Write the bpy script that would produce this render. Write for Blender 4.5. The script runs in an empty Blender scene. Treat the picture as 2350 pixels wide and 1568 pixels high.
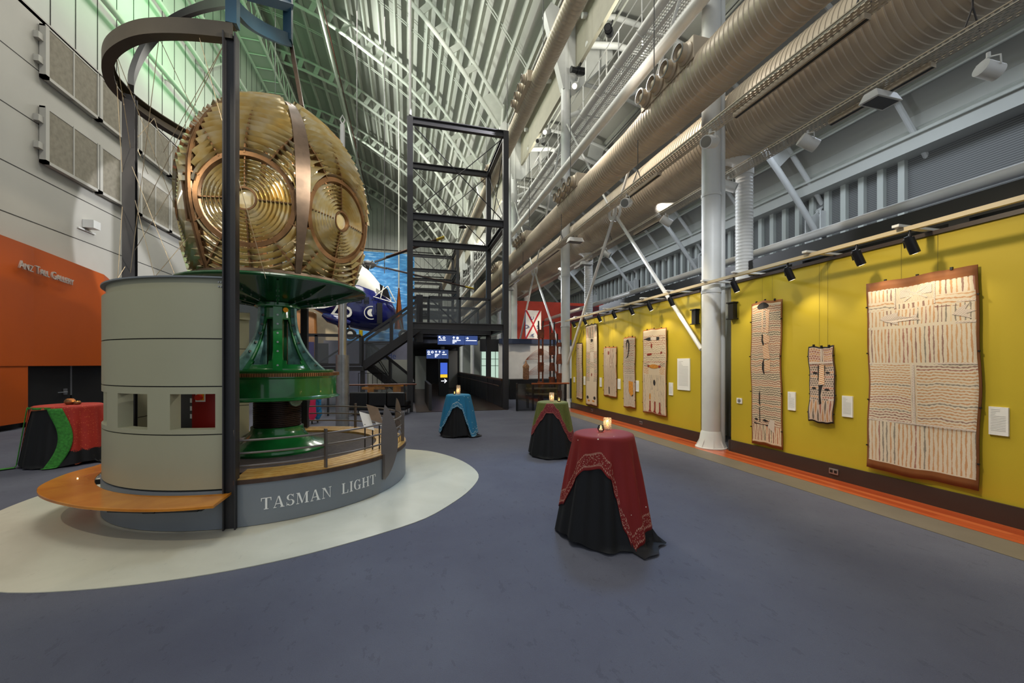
import bpy, math, random
from mathutils import Vector, Matrix, noise
PI=math.pi
rnd=random.Random(7)
SC=bpy.context.scene
COL=SC.collection
# ---------------------------------------------------------------- survey camera: hall axis = +Y, floor z = 0
F=913.0; CX=1175.0; HY=835.0; H=1.7
A=math.atan(240/913.0); SA=math.sin(A); CA=math.cos(A)
def _d(px,py):
    u=(px-CX)/F; v=(HY-py)/F
    return (SA+u*CA, CA-u*SA, v)
def atD(px,py,D):
    d=_d(px,py); return Vector((d[0]*D,d[1]*D,H+d[2]*D))
def atX(px,py,X):
    d=_d(px,py); return atD(px,py,X/d[0])
def atY(px,py,Y):
    d=_d(px,py); return atD(px,py,Y/d[1])
def atZ(px,py,z=0.0):
    d=_d(px,py); return atD(px,py,(z-H)/d[2])
# ---------------------------------------------------------------- mesh builder
class MB:
    def __init__(s): s.v=[]; s.f=[]; s.mi=[]; s.uv=None; s.cut=[]
    def add(s,vs,fs,m=0,uvs=None):
        b=len(s.v); s.cut.append((b,len(s.f))); s.v+= [tuple(p) for p in vs]; s.f+= [tuple(b+i for i in f) for f in fs]; s.mi+= [m]*len(fs)
        if uvs is not None:
            if s.uv is None: s.uv={}
            for i,u in enumerate(uvs): s.uv[b+i]=u
        return s
    def box(s,x0,x1,y0,y1,z0,z1,m=0):
        vs=[(x,y,z) for z in (z0,z1) for y in (y0,y1) for x in (x0,x1)]
        return s.add(vs,[(0,2,3,1),(4,5,7,6),(0,1,5,4),(2,6,7,3),(0,4,6,2),(1,3,7,5)],m)
    def frame(s,p,q,up=None):
        d=(Vector(q)-Vector(p)); L=d.length; d.normalize()
        up=Vector(up) if up is not None else (Vector((0,0,1)) if abs(d.z)<0.95 else Vector((0,1,0)))
        x=d.cross(up)
        if x.length<1e-6: x=d.cross(Vector((1,0,0)))
        x.normalize(); y=x.cross(d); return d,x,y,L
    def beam(s,p,q,w,h,up=None,m=0):
        p=Vector(p); q=Vector(q); d,x,y,L=s.frame(p,q,up)
        vs=[c+x*a*w/2+y*b*h/2 for c in (p,q) for b in (-1,1) for a in (-1,1)]
        return s.add(vs,[(0,1,3,2),(4,6,7,5),(0,4,5,1),(2,3,7,6),(0,2,6,4),(1,5,7,3)],m)
    def ibeam(s,p,q,w,h,t=0.012,up=None,m=0):
        p=Vector(p); q=Vector(q); d,x,y,L=s.frame(p,q,up)
        s.beam(p+y*(h-t)/2,q+y*(h-t)/2,w,t,up,m); s.beam(p-y*(h-t)/2,q-y*(h-t)/2,w,t,up,m); return s.beam(p,q,t,h-2*t,up,m)
    def tube(s,p,q,r,n=10,r2=None,m=0,caps=True):
        p=Vector(p); q=Vector(q); d,x,y,L=s.frame(p,q); r2=r if r2 is None else r2
        vs=[]
        for c,rr in ((p,r),(q,r2)):
            for i in range(n):
                a=2*PI*i/n; vs.append(c+x*math.cos(a)*rr+y*math.sin(a)*rr)
        fs=[(i,(i+1)%n,n+(i+1)%n,n+i) for i in range(n)]
        if caps: fs+= [tuple(range(n-1,-1,-1)), tuple(range(n,2*n))]
        return s.add(vs,fs,m)
    def path(s,pts,r,n=8,m=0,closed=False,radii=None):
        pts=[Vector(p) for p in pts]; N=len(pts); vs=[]
        px=None
        for k in range(N):
            a=pts[(k-1)%N] if (closed or k>0) else pts[0]; b=pts[(k+1)%N] if (closed or k<N-1) else pts[-1]
            d=(b-a).normalized()
            if px is None:
                up=Vector((0,0,1)) if abs(d.z)<.9 else Vector((1,0,0)); x=d.cross(up).normalized()
            else:
                x=(px-d*px.dot(d)).normalized()
            px=x; y=d.cross(x); rr=radii[k] if radii else r
            for i in range(n):
                t=2*PI*i/n; vs.append(pts[k]+x*math.cos(t)*rr+y*math.sin(t)*rr)
        fs=[]
        for k in range(N if closed else N-1):
            k2=(k+1)%N
            for i in range(n): fs.append((k*n+i,k*n+(i+1)%n,k2*n+(i+1)%n,k2*n+i))
        if not closed: fs+=[tuple(range(n-1,-1,-1)),tuple((N-1)*n+i for i in range(n))]
        return s.add(vs,fs,m)
    def sweep(s,pts,prof,up=(0,0,1),closed=False,m=0,caps=True):
        # prof: closed list of (side, up) offsets; side = d x up
        pts=[Vector(p) for p in pts]; N=len(pts); P=len(prof); up=Vector(up); vs=[]
        for k in range(N):
            a=pts[(k-1)%N] if (closed or k>0) else pts[0]; b=pts[(k+1)%N] if (closed or k<N-1) else pts[-1]
            d=(b-a).normalized(); x=d.cross(up).normalized(); y=x.cross(d)
            for (u,w) in prof: vs.append(pts[k]+x*u+y*w)
        fs=[]
        for k in range(N if closed else N-1):
            k2=(k+1)%N
            for i in range(P): fs.append((k*P+i,k*P+(i+1)%P,k2*P+(i+1)%P,k2*P+i))
        if not closed and caps: fs+=[tuple(range(P-1,-1,-1)),tuple((N-1)*P+i for i in range(P))]
        return s.add(vs,fs,m)
    def lathe(s,prof,c=(0,0,0),n=48,a0=0,a1=2*PI,m=0,axis='z'):
        full=abs(a1-a0-2*PI)<1e-6; K=n if full else n+1; vs=[]
        for j in range(K):
            a=a0+(a1-a0)*j/n
            for (r,z) in prof:
                if axis=='z': vs.append((c[0]+r*math.cos(a),c[1]+r*math.sin(a),c[2]+z))
                elif axis=='y': vs.append((c[0]+r*math.cos(a),c[1]+z,c[2]+r*math.sin(a)))
                else: vs.append((c[0]+z,c[1]+r*math.cos(a),c[2]+r*math.sin(a)))
        P=len(prof); fs=[]
        for j in range(n):
            j2=(j+1)%K
            for i in range(P-1): fs.append((j*P+i,j2*P+i,j2*P+i+1,j*P+i+1))
        return s.add(vs,fs,m)
    def prism(s,pts,off,m=0):
        # planar polygon extruded by vector off
        n=len(pts); off=Vector(off); vs=[Vector(p) for p in pts]+[Vector(p)+off for p in pts]
        fs=[tuple(range(n-1,-1,-1)),tuple(range(n,2*n))]+[(i,(i+1)%n,n+(i+1)%n,n+i) for i in range(n)]
        return s.add(vs,fs,m)
    def grid(s,fn,nu,nv,m=0,closeu=False,uvfn=None):
        K=nu if closeu else nu+1; vs=[]; uv=[]
        for j in range(nv+1):
            for i in range(K):
                vs.append(fn(i/nu,j/nv))
                if uvfn: uv.append(uvfn(i/nu,j/nv))
        fs=[]
        for j in range(nv):
            for i in range(nu):
                i2=(i+1)%K; fs.append((j*K+i,j*K+i2,(j+1)*K+i2,(j+1)*K+i))
        return s.add(vs,fs,m,uv if uvfn else None)
    def each(s,name,mats,parent=None,grp=1,**k):
        # every grp consecutive shapes become one object of their own
        cs=s.cut+[(len(s.v),len(s.f))]; out=[]
        for i in range(0,len(s.cut),grp):
            a=cs[i]; b=cs[min(i+grp,len(s.cut))]; m=MB(); m.v=s.v[a[0]:b[0]]; m.f=[tuple(q-a[0] for q in f) for f in s.f[a[1]:b[1]]]; m.mi=s.mi[a[1]:b[1]]
            out.append(m.build(name,mats,parent,**k))
        return out
    def build(s,name,mats,parent=None,smooth=None,bevel=0,solid=0,org=None,fix=True):
        if not isinstance(mats,(list,tuple)): mats=[mats]
        me=bpy.data.meshes.new(name)
        if org is None:
            org=Vector((0,0,0)); o=parent
            while o is not None:
                org=org+Vector(o.location); o=o.parent
            if parent is None and s.v:
                xs=[v[0] for v in s.v]; ys=[v[1] for v in s.v]; zs=[v[2] for v in s.v]
                org=Vector(((min(xs)+max(xs))/2,(min(ys)+max(ys))/2,min(zs))); loc=org
            else: loc=Vector((0,0,0))
        else:
            org=Vector(org); loc=org if parent is None else Vector((0,0,0))
        me.from_pydata([tuple(Vector(v)-org) for v in s.v],[],s.f)
        for m in mats: me.materials.append(m)
        me.polygons.foreach_set('material_index',s.mi)
        if s.uv:
            ul=me.uv_layers.new(name='UVMap')
            for lp in me.loops: ul.data[lp.index].uv=s.uv.get(lp.vertex_index,(0,0))
        me.update(); me.validate()
        if fix:
            import bmesh
            b=bmesh.new(); b.from_mesh(me); bmesh.ops.recalc_face_normals(b,faces=b.faces); b.to_mesh(me); b.free()
        if smooth:
            me.polygons.foreach_set('use_smooth',[True]*len(me.polygons)); me.set_sharp_from_angle(angle=math.radians(smooth))
        o=bpy.data.objects.new(name,me); COL.objects.link(o); o.location=loc
        if parent is not None: o.parent=parent
        if bevel:
            b=o.modifiers.new('bevel','BEVEL'); b.width=bevel; b.segments=2; b.limit_method='ANGLE'
        if solid:
            b=o.modifiers.new('solidify','SOLIDIFY'); b.thickness=solid; b.offset=0
        return o
def tag(o,label=None,cat=None,group=None,kind=None):
    if label: o['label']=label
    if cat: o['category']=cat
    if group: o['group']=group
    if kind: o['kind']=kind
    return o
def root(name,loc,label,cat,group=None):
    o=bpy.data.objects.new(name,None); COL.objects.link(o); o.location=loc; o.empty_display_size=.1
    return tag(o,label,cat,group)
def struct(mb,name,mat,**k): return tag(mb.build(name,mat,**k),kind='structure')
def dup(r,loc,rot=None,label=None,group=None):
    c=r.copy(); COL.objects.link(c); c.location=loc
    if rot is not None: c.rotation_euler=rot
    if label: c['label']=label
    if group: c['group']=group
    for ch in list(r.children):
        d=ch.copy(); COL.objects.link(d); d.parent=c
        for g in list(ch.children):
            e=g.copy(); COL.objects.link(e); e.parent=d
    return c
# ---------------------------------------------------------------- materials
def lin(h):
    h=h.lstrip('#'); r=[]
    for i in (0,2,4):
        c=int(h[i:i+2],16)/255; r.append(c/12.92 if c<=.04045 else ((c+.055)/1.055)**2.4)
    return (r[0],r[1],r[2],1)
class NT:
    def __init__(s,name):
        s.mat=bpy.data.materials.new(name); s.mat.use_nodes=True; s.t=s.mat.node_tree; s.n=s.t.nodes; s.l=s.t.links
        s.b=s.n['Principled BSDF']; s.out=s.n['Material Output']
    def new(s,ty,**k):
        nd=s.n.new(ty)
        for a,b in k.items(): setattr(nd,a,b)
        return nd
    def lk(s,a,b): s.l.new(a,b)
    def m(s,op,a,b=None,c=None):
        nd=s.new('ShaderNodeMath',operation=op)
        for i,x in enumerate((a,b,c)):
            if x is None: continue
            if isinstance(x,(int,float)): nd.inputs[i].default_value=x
            else: s.lk(x,nd.inputs[i])
        return nd.outputs[0]
    def mix(s,f,a,b):
        nd=s.new('ShaderNodeMix',data_type='RGBA')
        for inp,x in ((nd.inputs[0],f),(nd.inputs[6],a),(nd.inputs[7],b)):
            if isinstance(x,(int,float,tuple)): inp.default_value=x
            else: s.lk(x,inp)
        return nd.outputs[2]
    def coord(s,kind='Object'): return s.new('ShaderNodeTexCoord').outputs[kind]
    def sep(s,v):
        nd=s.new('ShaderNodeSeparateXYZ'); s.lk(v,nd.inputs[0]); return nd.outputs
    def noise(s,scale,v=None,detail=3,rough=.5,stretch=None,dist=0):
        nd=s.new('ShaderNodeTexNoise'); nd.inputs['Scale'].default_value=scale; nd.inputs['Detail'].default_value=detail; nd.inputs['Roughness'].default_value=rough; nd.inputs['Distortion'].default_value=dist
        v=v if v is not None else s.coord()
        if stretch:
            mp=s.new('ShaderNodeMapping'); mp.inputs['Scale'].default_value=stretch; s.lk(v,mp.inputs[0]); v=mp.outputs[0]
        s.lk(v,nd.inputs['Vector']); return nd.outputs[0]
    def ramp(s,f,stops,const=False):
        nd=s.new('ShaderNodeValToRGB'); e=nd.color_ramp.elements
        if const: nd.color_ramp.interpolation='CONSTANT'
        while len(e)<len(stops): e.new(.5)
        for i,(p,c) in enumerate(stops): e[i].position=p; e[i].color=c
        s.lk(f,nd.inputs[0]); return nd.outputs[0]
    def bump(s,h,st=.3,dist=.01):
        nd=s.new('ShaderNodeBump'); nd.inputs['Strength'].default_value=st; nd.inputs['Distance'].default_value=dist; s.lk(h,nd.inputs['Height']); s.lk(nd.outputs[0],s.b.inputs['Normal'])
    def col(s,c):
        if isinstance(c,tuple): s.b.inputs['Base Color'].default_value=c
        else: s.lk(c,s.b.inputs['Base Color'])
    def set(s,rough=.5,metal=0,spec=None,emit=None,es=0,coat=0,trans=0,ior=None,alpha=None,sheen=0):
        i=s.b.inputs; i['Roughness'].default_value=rough; i['Metallic'].default_value=metal
        if spec is not None: i['Specular IOR Level'].default_value=spec
        if emit: i['Emission Color'].default_value=emit; i['Emission Strength'].default_value=es
        i['Coat Weight'].default_value=coat; i['Transmission Weight'].default_value=trans; i['Sheen Weight'].default_value=sheen
        if ior: i['IOR'].default_value=ior
        if alpha is not None:
            if isinstance(alpha,(int,float)): i['Alpha'].default_value=alpha
            else: s.lk(alpha,i['Alpha'])
        return s.mat
def mat(name,hexc,rough=.5,metal=0,var=.08,scale=3,bump=0,bscale=80,coat=0,spec=None,stretch=None,**k):
    t=NT(name); c=lin(hexc)
    if var:
        f=t.noise(scale,detail=4,stretch=stretch)
        d=tuple(x*(1-var*2) for x in c[:3])+(1,); e=tuple(min(1,x*(1+var)) for x in c[:3])+(1,)
        t.col(t.ramp(f,[(.3,d),(.7,e)]))
    else: t.col(c)
    if bump: t.bump(t.noise(bscale,detail=2),bump)
    return t.set(rough,metal,spec=spec,coat=coat,**k)
def emat(name,hexc,strength):
    t=NT(name); t.col(lin(hexc)); return t.set(.5,emit=lin(hexc),es=strength)
M={}
M['charcoal']=mat('charcoal_painted_steel','#302f31',.45,.1,.05)
M['steel_dark']=mat('dark_steel','#4c4a4a',.4,.3,.05)
M['white_steel']=mat('white_painted_steel','#d9dad6',.42,0,.03)
M['soffit']=mat('tan_soffit','#a39e8c',.6,0,.04)
M['offwhite']=mat('offwhite_sheet','#bfc0b8',.5,0,.04,scale=.6)
M['sheet_green']=mat('pale_wall_sheet','#c4c8c0',.5,0,.05,scale=.4)
M['roof_sheet']=mat('roof_sheet','#b3b3ab',.55,0,.08,scale=.5,stretch=(1,.05,1))
M['purlin']=mat('purlin_paint','#c9ccc2',.45,0,.04)
M['duct']=mat('duct_paint','#c4b59e',.38,.15,.05,scale=1.5)
M['duct_white']=mat('duct_white_paint','#e3e2dd',.4,0,.03)
M['lwall']=mat('left_wall_panel','#b9b7af',.6,0,.04,scale=.5)
M['acoustic']=mat('acoustic_panel','#8d8778',.85,0,.1,scale=8,bump=.3,bscale=40)
M['olive']=mat('olive_wall_paint','#c0a826',.62,0,.03,scale=.7,bump=.04,bscale=150)
M['skirt']=mat('skirting_brown','#3c2f29',.4,0,.05)
M['black']=mat('black_paint','#141414',.5,0,.1)
M['black_gloss']=mat('black_gloss','#0e0e10',.18,0,0)
M['leather']=mat('black_leather','#121214',.35,0,.15,scale=10,bump=.2,bscale=60)
M['orange']=mat('orange_wall_paint','#b04c02',.5,0,.08,scale=.35,stretch=(1,1,.4))
M['drum_grey']=mat('blue_grey_laminate','#7b828a',.42,0,.05,scale=1.2)
M['wall_sage']=mat('sage_grey_laminate','#a6a68e',.42,0,.04,scale=.6)
M['groove']=mat('groove_dark','#24211f',.6,0,0)
M['red_inside']=mat('red_cabinet','#8f0f08',.35,0,.05)
M['bronze']=mat('aged_bronze','#77583a',.4,.7,.2,scale=5,bump=.1)
M['bronze_dark']=mat('dark_bronze','#5c4d40',.4,.7,.2,scale=5)
M['green']=mat('machine_green_enamel','#1d7636',.22,0,.18,scale=2.5,coat=.6,bump=.06,bscale=9)
M['green_dark']=mat('dark_green_enamel','#0f4526',.25,0,.12,scale=2.5,coat=.5,bump=.05,bscale=9)
M['green_edge']=mat('worn_teal_enamel','#7eaaa6',.28,.1,.28,scale=9,coat=.5,bump=.1,bscale=20)
M['bolt']=mat('bolt_steel','#9a9c9a',.35,.8,.05)
M['gear']=mat('gear_brass_brown','#94683f',.5,.5,.2,scale=8)
M['rope_drum']=mat('cable_drum_brown','#3b2a24',.42,.4,.15,scale=6)
M['stainless']=mat('brushed_stainless','#b9babb',.28,.9,.05)
M['galv']=mat('galvanised_sheet','#a3a6aa',.4,.7,.12,scale=5)
M['rail']=mat('grey_rail_steel','#77706c',.35,.6,.06)
M['brown_band']=mat('weathered_steel_band','#5a463b',.4,.4,.25,scale=6)
M['skirt_cloth']=mat('black_navy_cloth','#07080d',.75,0,.1,scale=4,sheen=.0)
M['glass']=None
def glass(name,tint,alpha,rough=.05):
    t=NT(name); t.col(lin(tint)); return t.set(rough,alpha=alpha,spec=.8)
M['glass']=glass('thin_glass','#dfe6e6',.12)
M['glass_dark']=glass('smoked_glass','#23262b',.55)
M['paper']=mat('label_card','#eceae4',.6,0,.02)
M['white_letter']=mat('white_vinyl_letter','#f2f2f0',.5,0,0)
M['steel_letter']=mat('steel_letter','#c8c6c0',.3,.6,0)
M['spot_black']=mat('black_spotlight_metal','#17171a',.35,.2,.05)
M['wax']=mat('candle_wax','#f3e6c8',.5,0,0,emit=lin('#ffb050'),es=.25)
M['flame']=emat('candle_flame','#ffb347',9)
M['lamp_on']=emat('lamp_lens_lit','#fff2dc',12)
M['heli_blue']=mat('navy_gloss_paint','#141a5c',.15,0,.08,coat=.8)
M['heli_white']=mat('white_gloss_paint','#e4e2d8',.25,0,.04,coat=.4)
M['yellow']=mat('yellow_paint','#e0c21c',.4,0,.05)
M['blade']=mat('rotor_blade_dark','#4a3226',.45,.2,.1)
M['carpet_plat']=mat('platform_carpet','#5f5551',.95,0,.12,scale=20,bump=.5,bscale=300)
def wood(name,c1,c2,stretch,scale=3,rough=.25,coat=.5):
    t=NT(name); f=t.noise(scale,detail=5,stretch=stretch,dist=.6); t.col(t.ramp(f,[(.3,lin(c1)),(.7,lin(c2))])); return t.set(rough,coat=coat)
M['bench_wood']=wood('honey_plywood','#b56a16','#d98f2c',(1,1,1),2.2)
M['deck_wood']=wood('pine_slats','#c08a3a','#dcb366',(2,2,2),6,.4,.2)
def floorboards():
    t=NT('jarrah_floor_strip'); v=t.coord(); x,y,z=t.sep(v)
    row=t.m('FLOOR',t.m('MULTIPLY',x,11)); wn=t.new('ShaderNodeTexWhiteNoise',noise_dimensions='2D')
    cb=t.new('ShaderNodeCombineXYZ'); t.lk(row,cb.inputs[0]); t.lk(t.m('FLOOR',t.m('ADD',t.m('MULTIPLY',y,.7),t.m('MULTIPLY',row,.37))),cb.inputs[1]); t.lk(cb.outputs[0],wn.inputs[0])
    base=t.ramp(wn.outputs[0],[(0,lin('#a8431c')),(.5,lin('#c2592a')),(1,lin('#d8733d'))])
    g=t.noise(3,v,stretch=(14,1.2,1),detail=4)
    c=t.mix(t.m('MULTIPLY',g,.5),base,lin('#8e3414'))
    fr=t.m('FRACT',t.m('MULTIPLY',x,11)); gap=t.m('LESS_THAN',fr,.04)
    t.col(t.mix(gap,c,lin('#5a2410'))); return t.set(.28,coat=.3)
M['boards']=floorboards()
def carpet(name,c1,c2,c3):
    t=NT(name); v=t.coord()
    big=t.noise(.7,v,detail=5,rough=.6); fine=t.noise(160,v,detail=2); mid=t.noise(14,v,detail=4,rough=.7,stretch=(1,.5,1))
    c=t.ramp(big,[(.35,lin(c1)),(.65,lin(c2))])
    c=t.mix(t.m('MULTIPLY',t.m('GREATER_THAN',mid,.62),.25),c,lin(c3))
    c=t.mix(t.m('MULTIPLY',fine,.35),c,lin(c3))
    t.col(c); t.bump(fine,.9,.006); return t.set(.95,spec=.15,sheen=0)
M['carpet']=carpet('blue_grey_carpet','#5f606d','#6a6c78','#45464f')
def stone(name,c1,c2):
    t=NT(name); v=t.coord(); a=t.noise(1.1,v,detail=6,rough=.6,dist=.5); b=t.noise(9,v,detail=5,rough=.7,stretch=(1,.3,1))
    c=t.ramp(a,[(.3,lin(c1)),(.7,lin(c2))]); c=t.mix(t.m('MULTIPLY',t.m('GREATER_THAN',b,.66),.18),c,lin('#8b897c'))
    t.col(c); return t.set(.3,spec=.4)
M['ring_lino']=stone('pale_marbled_lino','#bdbcab','#d2d1c0')
def perforated():
    t=NT('perforated_tray_steel'); v=t.coord(); x,y,z=t.sep(v)
    a=t.m('FRACT',t.m('MULTIPLY',y,14)); r=t.m('FLOOR',t.m('MULTIPLY',t.m('ADD',x,z),22)); b=t.m('FRACT',t.m('MULTIPLY',t.m('ADD',x,z),22))
    a2=t.m('FRACT',t.m('ADD',t.m('MULTIPLY',y,14),t.m('MULTIPLY',r,.5)))
    hole=t.m('MULTIPLY',t.m('LESS_THAN',t.m('ABSOLUTE',t.m('SUBTRACT',a2,.5)),.3),t.m('LESS_THAN',t.m('ABSOLUTE',t.m('SUBTRACT',b,.5)),.26))
    t.col(lin('#c9bfae')); return t.set(.45,.2,alpha=t.m('SUBTRACT',1,hole))
M['perf']=perforated()
def louvre():
    t=NT('grey_louvres'); v=t.coord(); x,y,z=t.sep(v)
    s=t.m('FRACT',t.m('MULTIPLY',z,14)); t.col(t.mix(t.m('LESS_THAN',s,.25),lin('#7d7e7c'),lin('#3f3f3f'))); return t.set(.6)
M['louvre']=louvre()
def corrug(name,c,scale,axis=0):
    t=NT(name); v=t.coord(); s=t.sep(v)[axis]; w=t.m('SINE',t.m('MULTIPLY',s,scale)); t.col(lin(c)); t.bump(w,.6,.02); return t.set(.5)
M['corr']=corrug('corrugated_sheet','#a4a59f',60,1)
def light(kind,loc,energy,color=(1,1,1),size=.2,target=None,angle=60,blend=.4,name='scene_light',sy=None):
    l=bpy.data.lights.new(name,kind); l.energy=energy; l.color=color
    if kind=='AREA':
        l.size=size
        if sy: l.shape='RECTANGLE'; l.size_y=sy
    else: l.shadow_soft_size=size
    if kind=='SPOT': l.spot_size=math.radians(angle); l.spot_blend=blend
    o=bpy.data.objects.new(name,l); COL.objects.link(o); o.location=loc
    if target is not None: o.rotation_euler=(Vector(target)-Vector(loc)).to_track_quat('-Z','Y').to_euler()
    return o
# =============================================================== FLOOR
struct(MB().box(-26,17.6,-9,62,-.3,0),'floor',M['carpet'])
struct(MB().box(5.58,6.12,1.2,40,0.0,.006),'trim_1',M['boards'])
M['bevel_strip']=mat('taupe_floor_strip','#6f675a',.5,0,.05,scale=3)
struct(MB().box(5.13,5.578,1.0,40,0.0,.005),'trim_2',M['bevel_strip'])
C0=Vector((-1.83,6.48,0)); R0=1.80
# pale oval of lino around the exhibit
ringpx=[(930,1032),(979,1035),(1028,1046.5),(1077,1068.5),(1101,1093),(1086,1117),(1028,1161.5),(979,1191),(881,1223),(783,1252),(685,1278),(587,1299.5),(489,1318),(391.5,1333),(294,1345),(196,1355),(98,1361),(0,1363)]
rp=[atZ(a,b,0) for a,b in ringpx]
rp=[(p-C0) for p in rp]; pol=sorted([(math.atan2(p.y,p.x),math.hypot(p.x,p.y)) for p in rp])
def ring_r(a):
    L=[(t-2*PI,r) for t,r in pol]+pol+[(t+2*PI,r) for t,r in pol]
    for i in range(len(L)-1):
        if L[i][0]<=a<=L[i+1][0]:
            f=(a-L[i][0])/max(1e-6,L[i+1][0]-L[i][0]); return L[i][1]*(1-f)+L[i+1][1]*f
    return 2.6
mb=MB(); N=120; vs=[]
rad=[ring_r(-PI+2*PI*i/N) for i in range(N)]
for _ in range(2): rad=[(rad[i-1]+2*rad[i]+rad[(i+1)%N])/4 for i in range(N)]
mb.prism([(C0.x+rad[i]*math.cos(-PI+2*PI*i/N),C0.y+rad[i]*math.sin(-PI+2*PI*i/N),.001) for i in range(N)],(0,0,.006))
struct(mb,'trim_3',M['ring_lino'])
# =============================================================== RIGHT GALLERY WALL (two olive panels)
for i,(y0,y1) in enumerate(((-1.5,6.39),(7.22,14.15))):
    w=struct(MB().box(6.08,6.30,y0,y1,.0,3.26),'wall_right' if i==0 else 'wall_right.001',M['olive'])
    b=struct(MB().box(6.05,6.08,y0-.005,y1+.005,.007,.225).box(6.3,6.32,y0,y1,.007,.225).box(6.045,6.325,y0-.03,y0,.007,.225).box(6.045,6.325,y1,y1+.03,.007,.225),'baseboard_right' if i==0 else 'baseboard_right.001',M['skirt'])
    c=MB().box(6.055,6.09,y0,y1,3.235,3.285); struct(c,'trim_4' if i==0 else 'trim_5',M['skirt'])
# =============================================================== LEFT WALL
struct(MB().box(-10.4,-10,-2,22.2,4.4,11.45).box(-10.4,-10,-2,12.6,0,4.4),'wall_left',M['lwall'])
for z in (5.6,6.9,8.4,9.9):   # panel joints
    struct(MB().box(-10.0,-9.994,-2,22.2,z,z+.02),'trim_6' if z==5.6 else 'trim_6',M['groove'])
up=struct(MB().box(-10.8,-10.5,-2,60,11.3,29),'wall_left_upper',M['sheet_green'])
mb=MB()
for k in range(62): mb.box(-10.5,-10.485,1+k*.95,1.02+k*.95,11.4,28)
struct(mb,'wall_left_upper_seams',M['groove'])
struct(MB().box(-10.55,-10,-2,22.4,11.35,11.5),'trim_7',M['lwall'])
# bracing tubes running along the upper left wall
def wall_girt(z,lab,first):
    t=root('wall_girt',(-10.2,25,z),lab,'steel tube','white girts along the green-lit upper left wall')
    MB().tube((-10.15,4,z),(-10.15,60,z),.11,10).build('tube',M['purlin'],t,smooth=40)
    b=MB()
    for k in range(20): b.beam((-10.5,5+k*2.7,z+.25),(-10.15,5+k*2.7,z),.06,.18); 
    b.each('bracket',M['purlin'],t)
    d=MB()
    for k in range(9): d.tube((-10.2,6+k*6,z),(-10.2,8.6+k*6,z+2.2),.06,8)
    d.each('diagonal_brace',M['purlin'],t,smooth=40)
wall_girt(14.3,'lowest white tube girt on the green-lit upper left wall',1)
wall_girt(17.0,'middle white tube girt on the green-lit upper left wall',0)
wall_girt(19.4,'topmost white tube girt on the green-lit upper left wall',0)
# gutter walkway truss below the ridge at left
t=root('gutter_truss',(-9.6,30,22.2),'white lattice walkway truss high above the green-lit left wall','truss')
for (x,z) in ((-10.2,22.2),(-9.0,22.2),(-9.0,23.6)):
    MB().tube((x,8,z),(x,60,z),.09,8).build('chord',M['purlin'],t,smooth=40)
mb=MB()
for k in range(40):
    y=9+k*1.3; mb.tube((-9,y,22.2),(-9,y+.65,23.6),.035,6).tube((-9,y+.65,23.6),(-9,y+1.3,22.2),.035,6).tube((-10.2,y,22.2),(-9,y,22.2),.04,6)
mb.build('lattice',M['purlin'],t)
MB().box(-10.2,-9,8,60,22.26,22.3).build('deck',M['roof_sheet'],t)
# acoustic panels on left wall
def acoustic(y0,y1,z0,z1,lab):
    t=root('acoustic_panel',(-9.95,(y0+y1)/2,z0),lab,'wall panel','framed acoustic panels on the left wall')
    MB().box(-9.97,-9.86,y0+.05,y1-.05,z0+.04,z1-.04).build('fabric_face',M['acoustic'],t)
    f=MB().box(-9.98,-9.83,y0,y0+.12,z0,z1).box(-9.98,-9.83,y1-.05,y1,z0,z1).box(-9.98,-9.83,y0,y1,z0,z0+.09).box(-9.98,-9.85,y0,y1,z1-.05,z1)
    ym=(y0+y1)/2; f.box(-9.98,-9.84,ym-.02,ym+.02,z0,z1); f.build('frame',M['lwall'],t)
    b=MB()
    for zz in (z0+.35,z1-.5): b.box(-9.998,-9.88,y0-(.16 if y0<15 else .03),y0,zz,zz+.18)
    b.each('bracket',M['lwall'],t)
names=['nearest','second','third','fourth']
for i,(a,b) in enumerate(((14.15,16.15),(16.2,18.2),(18.25,20.2),(20.25,22.1))):
    acoustic(a,b,9.75,11.25,names[i]+' brown acoustic panel in the upper row on the left wall')
    acoustic(a,b,7.35,8.95,names[i]+' brown acoustic panel in the lower row on the left wall')
# orange gallery entrance
zt0=4.95; 
pts=[(-9.7,12.4),(-9.7,13.6),(-9.55,15.9),(-10.0,17.4),(-10.4,17.4),(-10.4,12.4)]
tops=[4.9,4.83,4.6,4.42,4.42,4.9]
mb=MB(); n=len(pts)
mb.add([(x,y,1.64) for x,y in pts]+[(x,y,z) for (x,y),z in zip(pts,tops)],[tuple(range(n-1,-1,-1)),tuple(range(n,2*n))]+[(i,(i+1)%n,n+(i+1)%n,n+i) for i in range(n)])
mb.box(-10.4,-9.72,11.0,13.45,.16,1.64); mb.box(-10.4,-9.70,11.0,12.4,1.64,4.95)
struct(mb,'wall_left_orange',M['orange'])
struct(MB().box(-10.4,-9.95,11.0,20,0,1.64),'wall_left_recess',M['black'])
d=struct(MB().box(-9.95,-9.88,13.6,15.06,.01,1.63),'door_1',M['black']); 
MB().box(-9.87,-9.84,14.78,14.9,.78,.96).tube((-9.8,14.84,.86),(-9.8,14.5,.86),.012,8).tube((-9.87,14.84,.86),(-9.8,14.84,.86),.012,8).build('door_handle',M['stainless'],d)
d=struct(MB().box(-9.95,-9.88,15.12,16.6,.01,1.63).box(-9.90,-9.875,15.06,15.12,.75,1.63,1),'door_2',[M['black'],M['stainless']])
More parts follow.
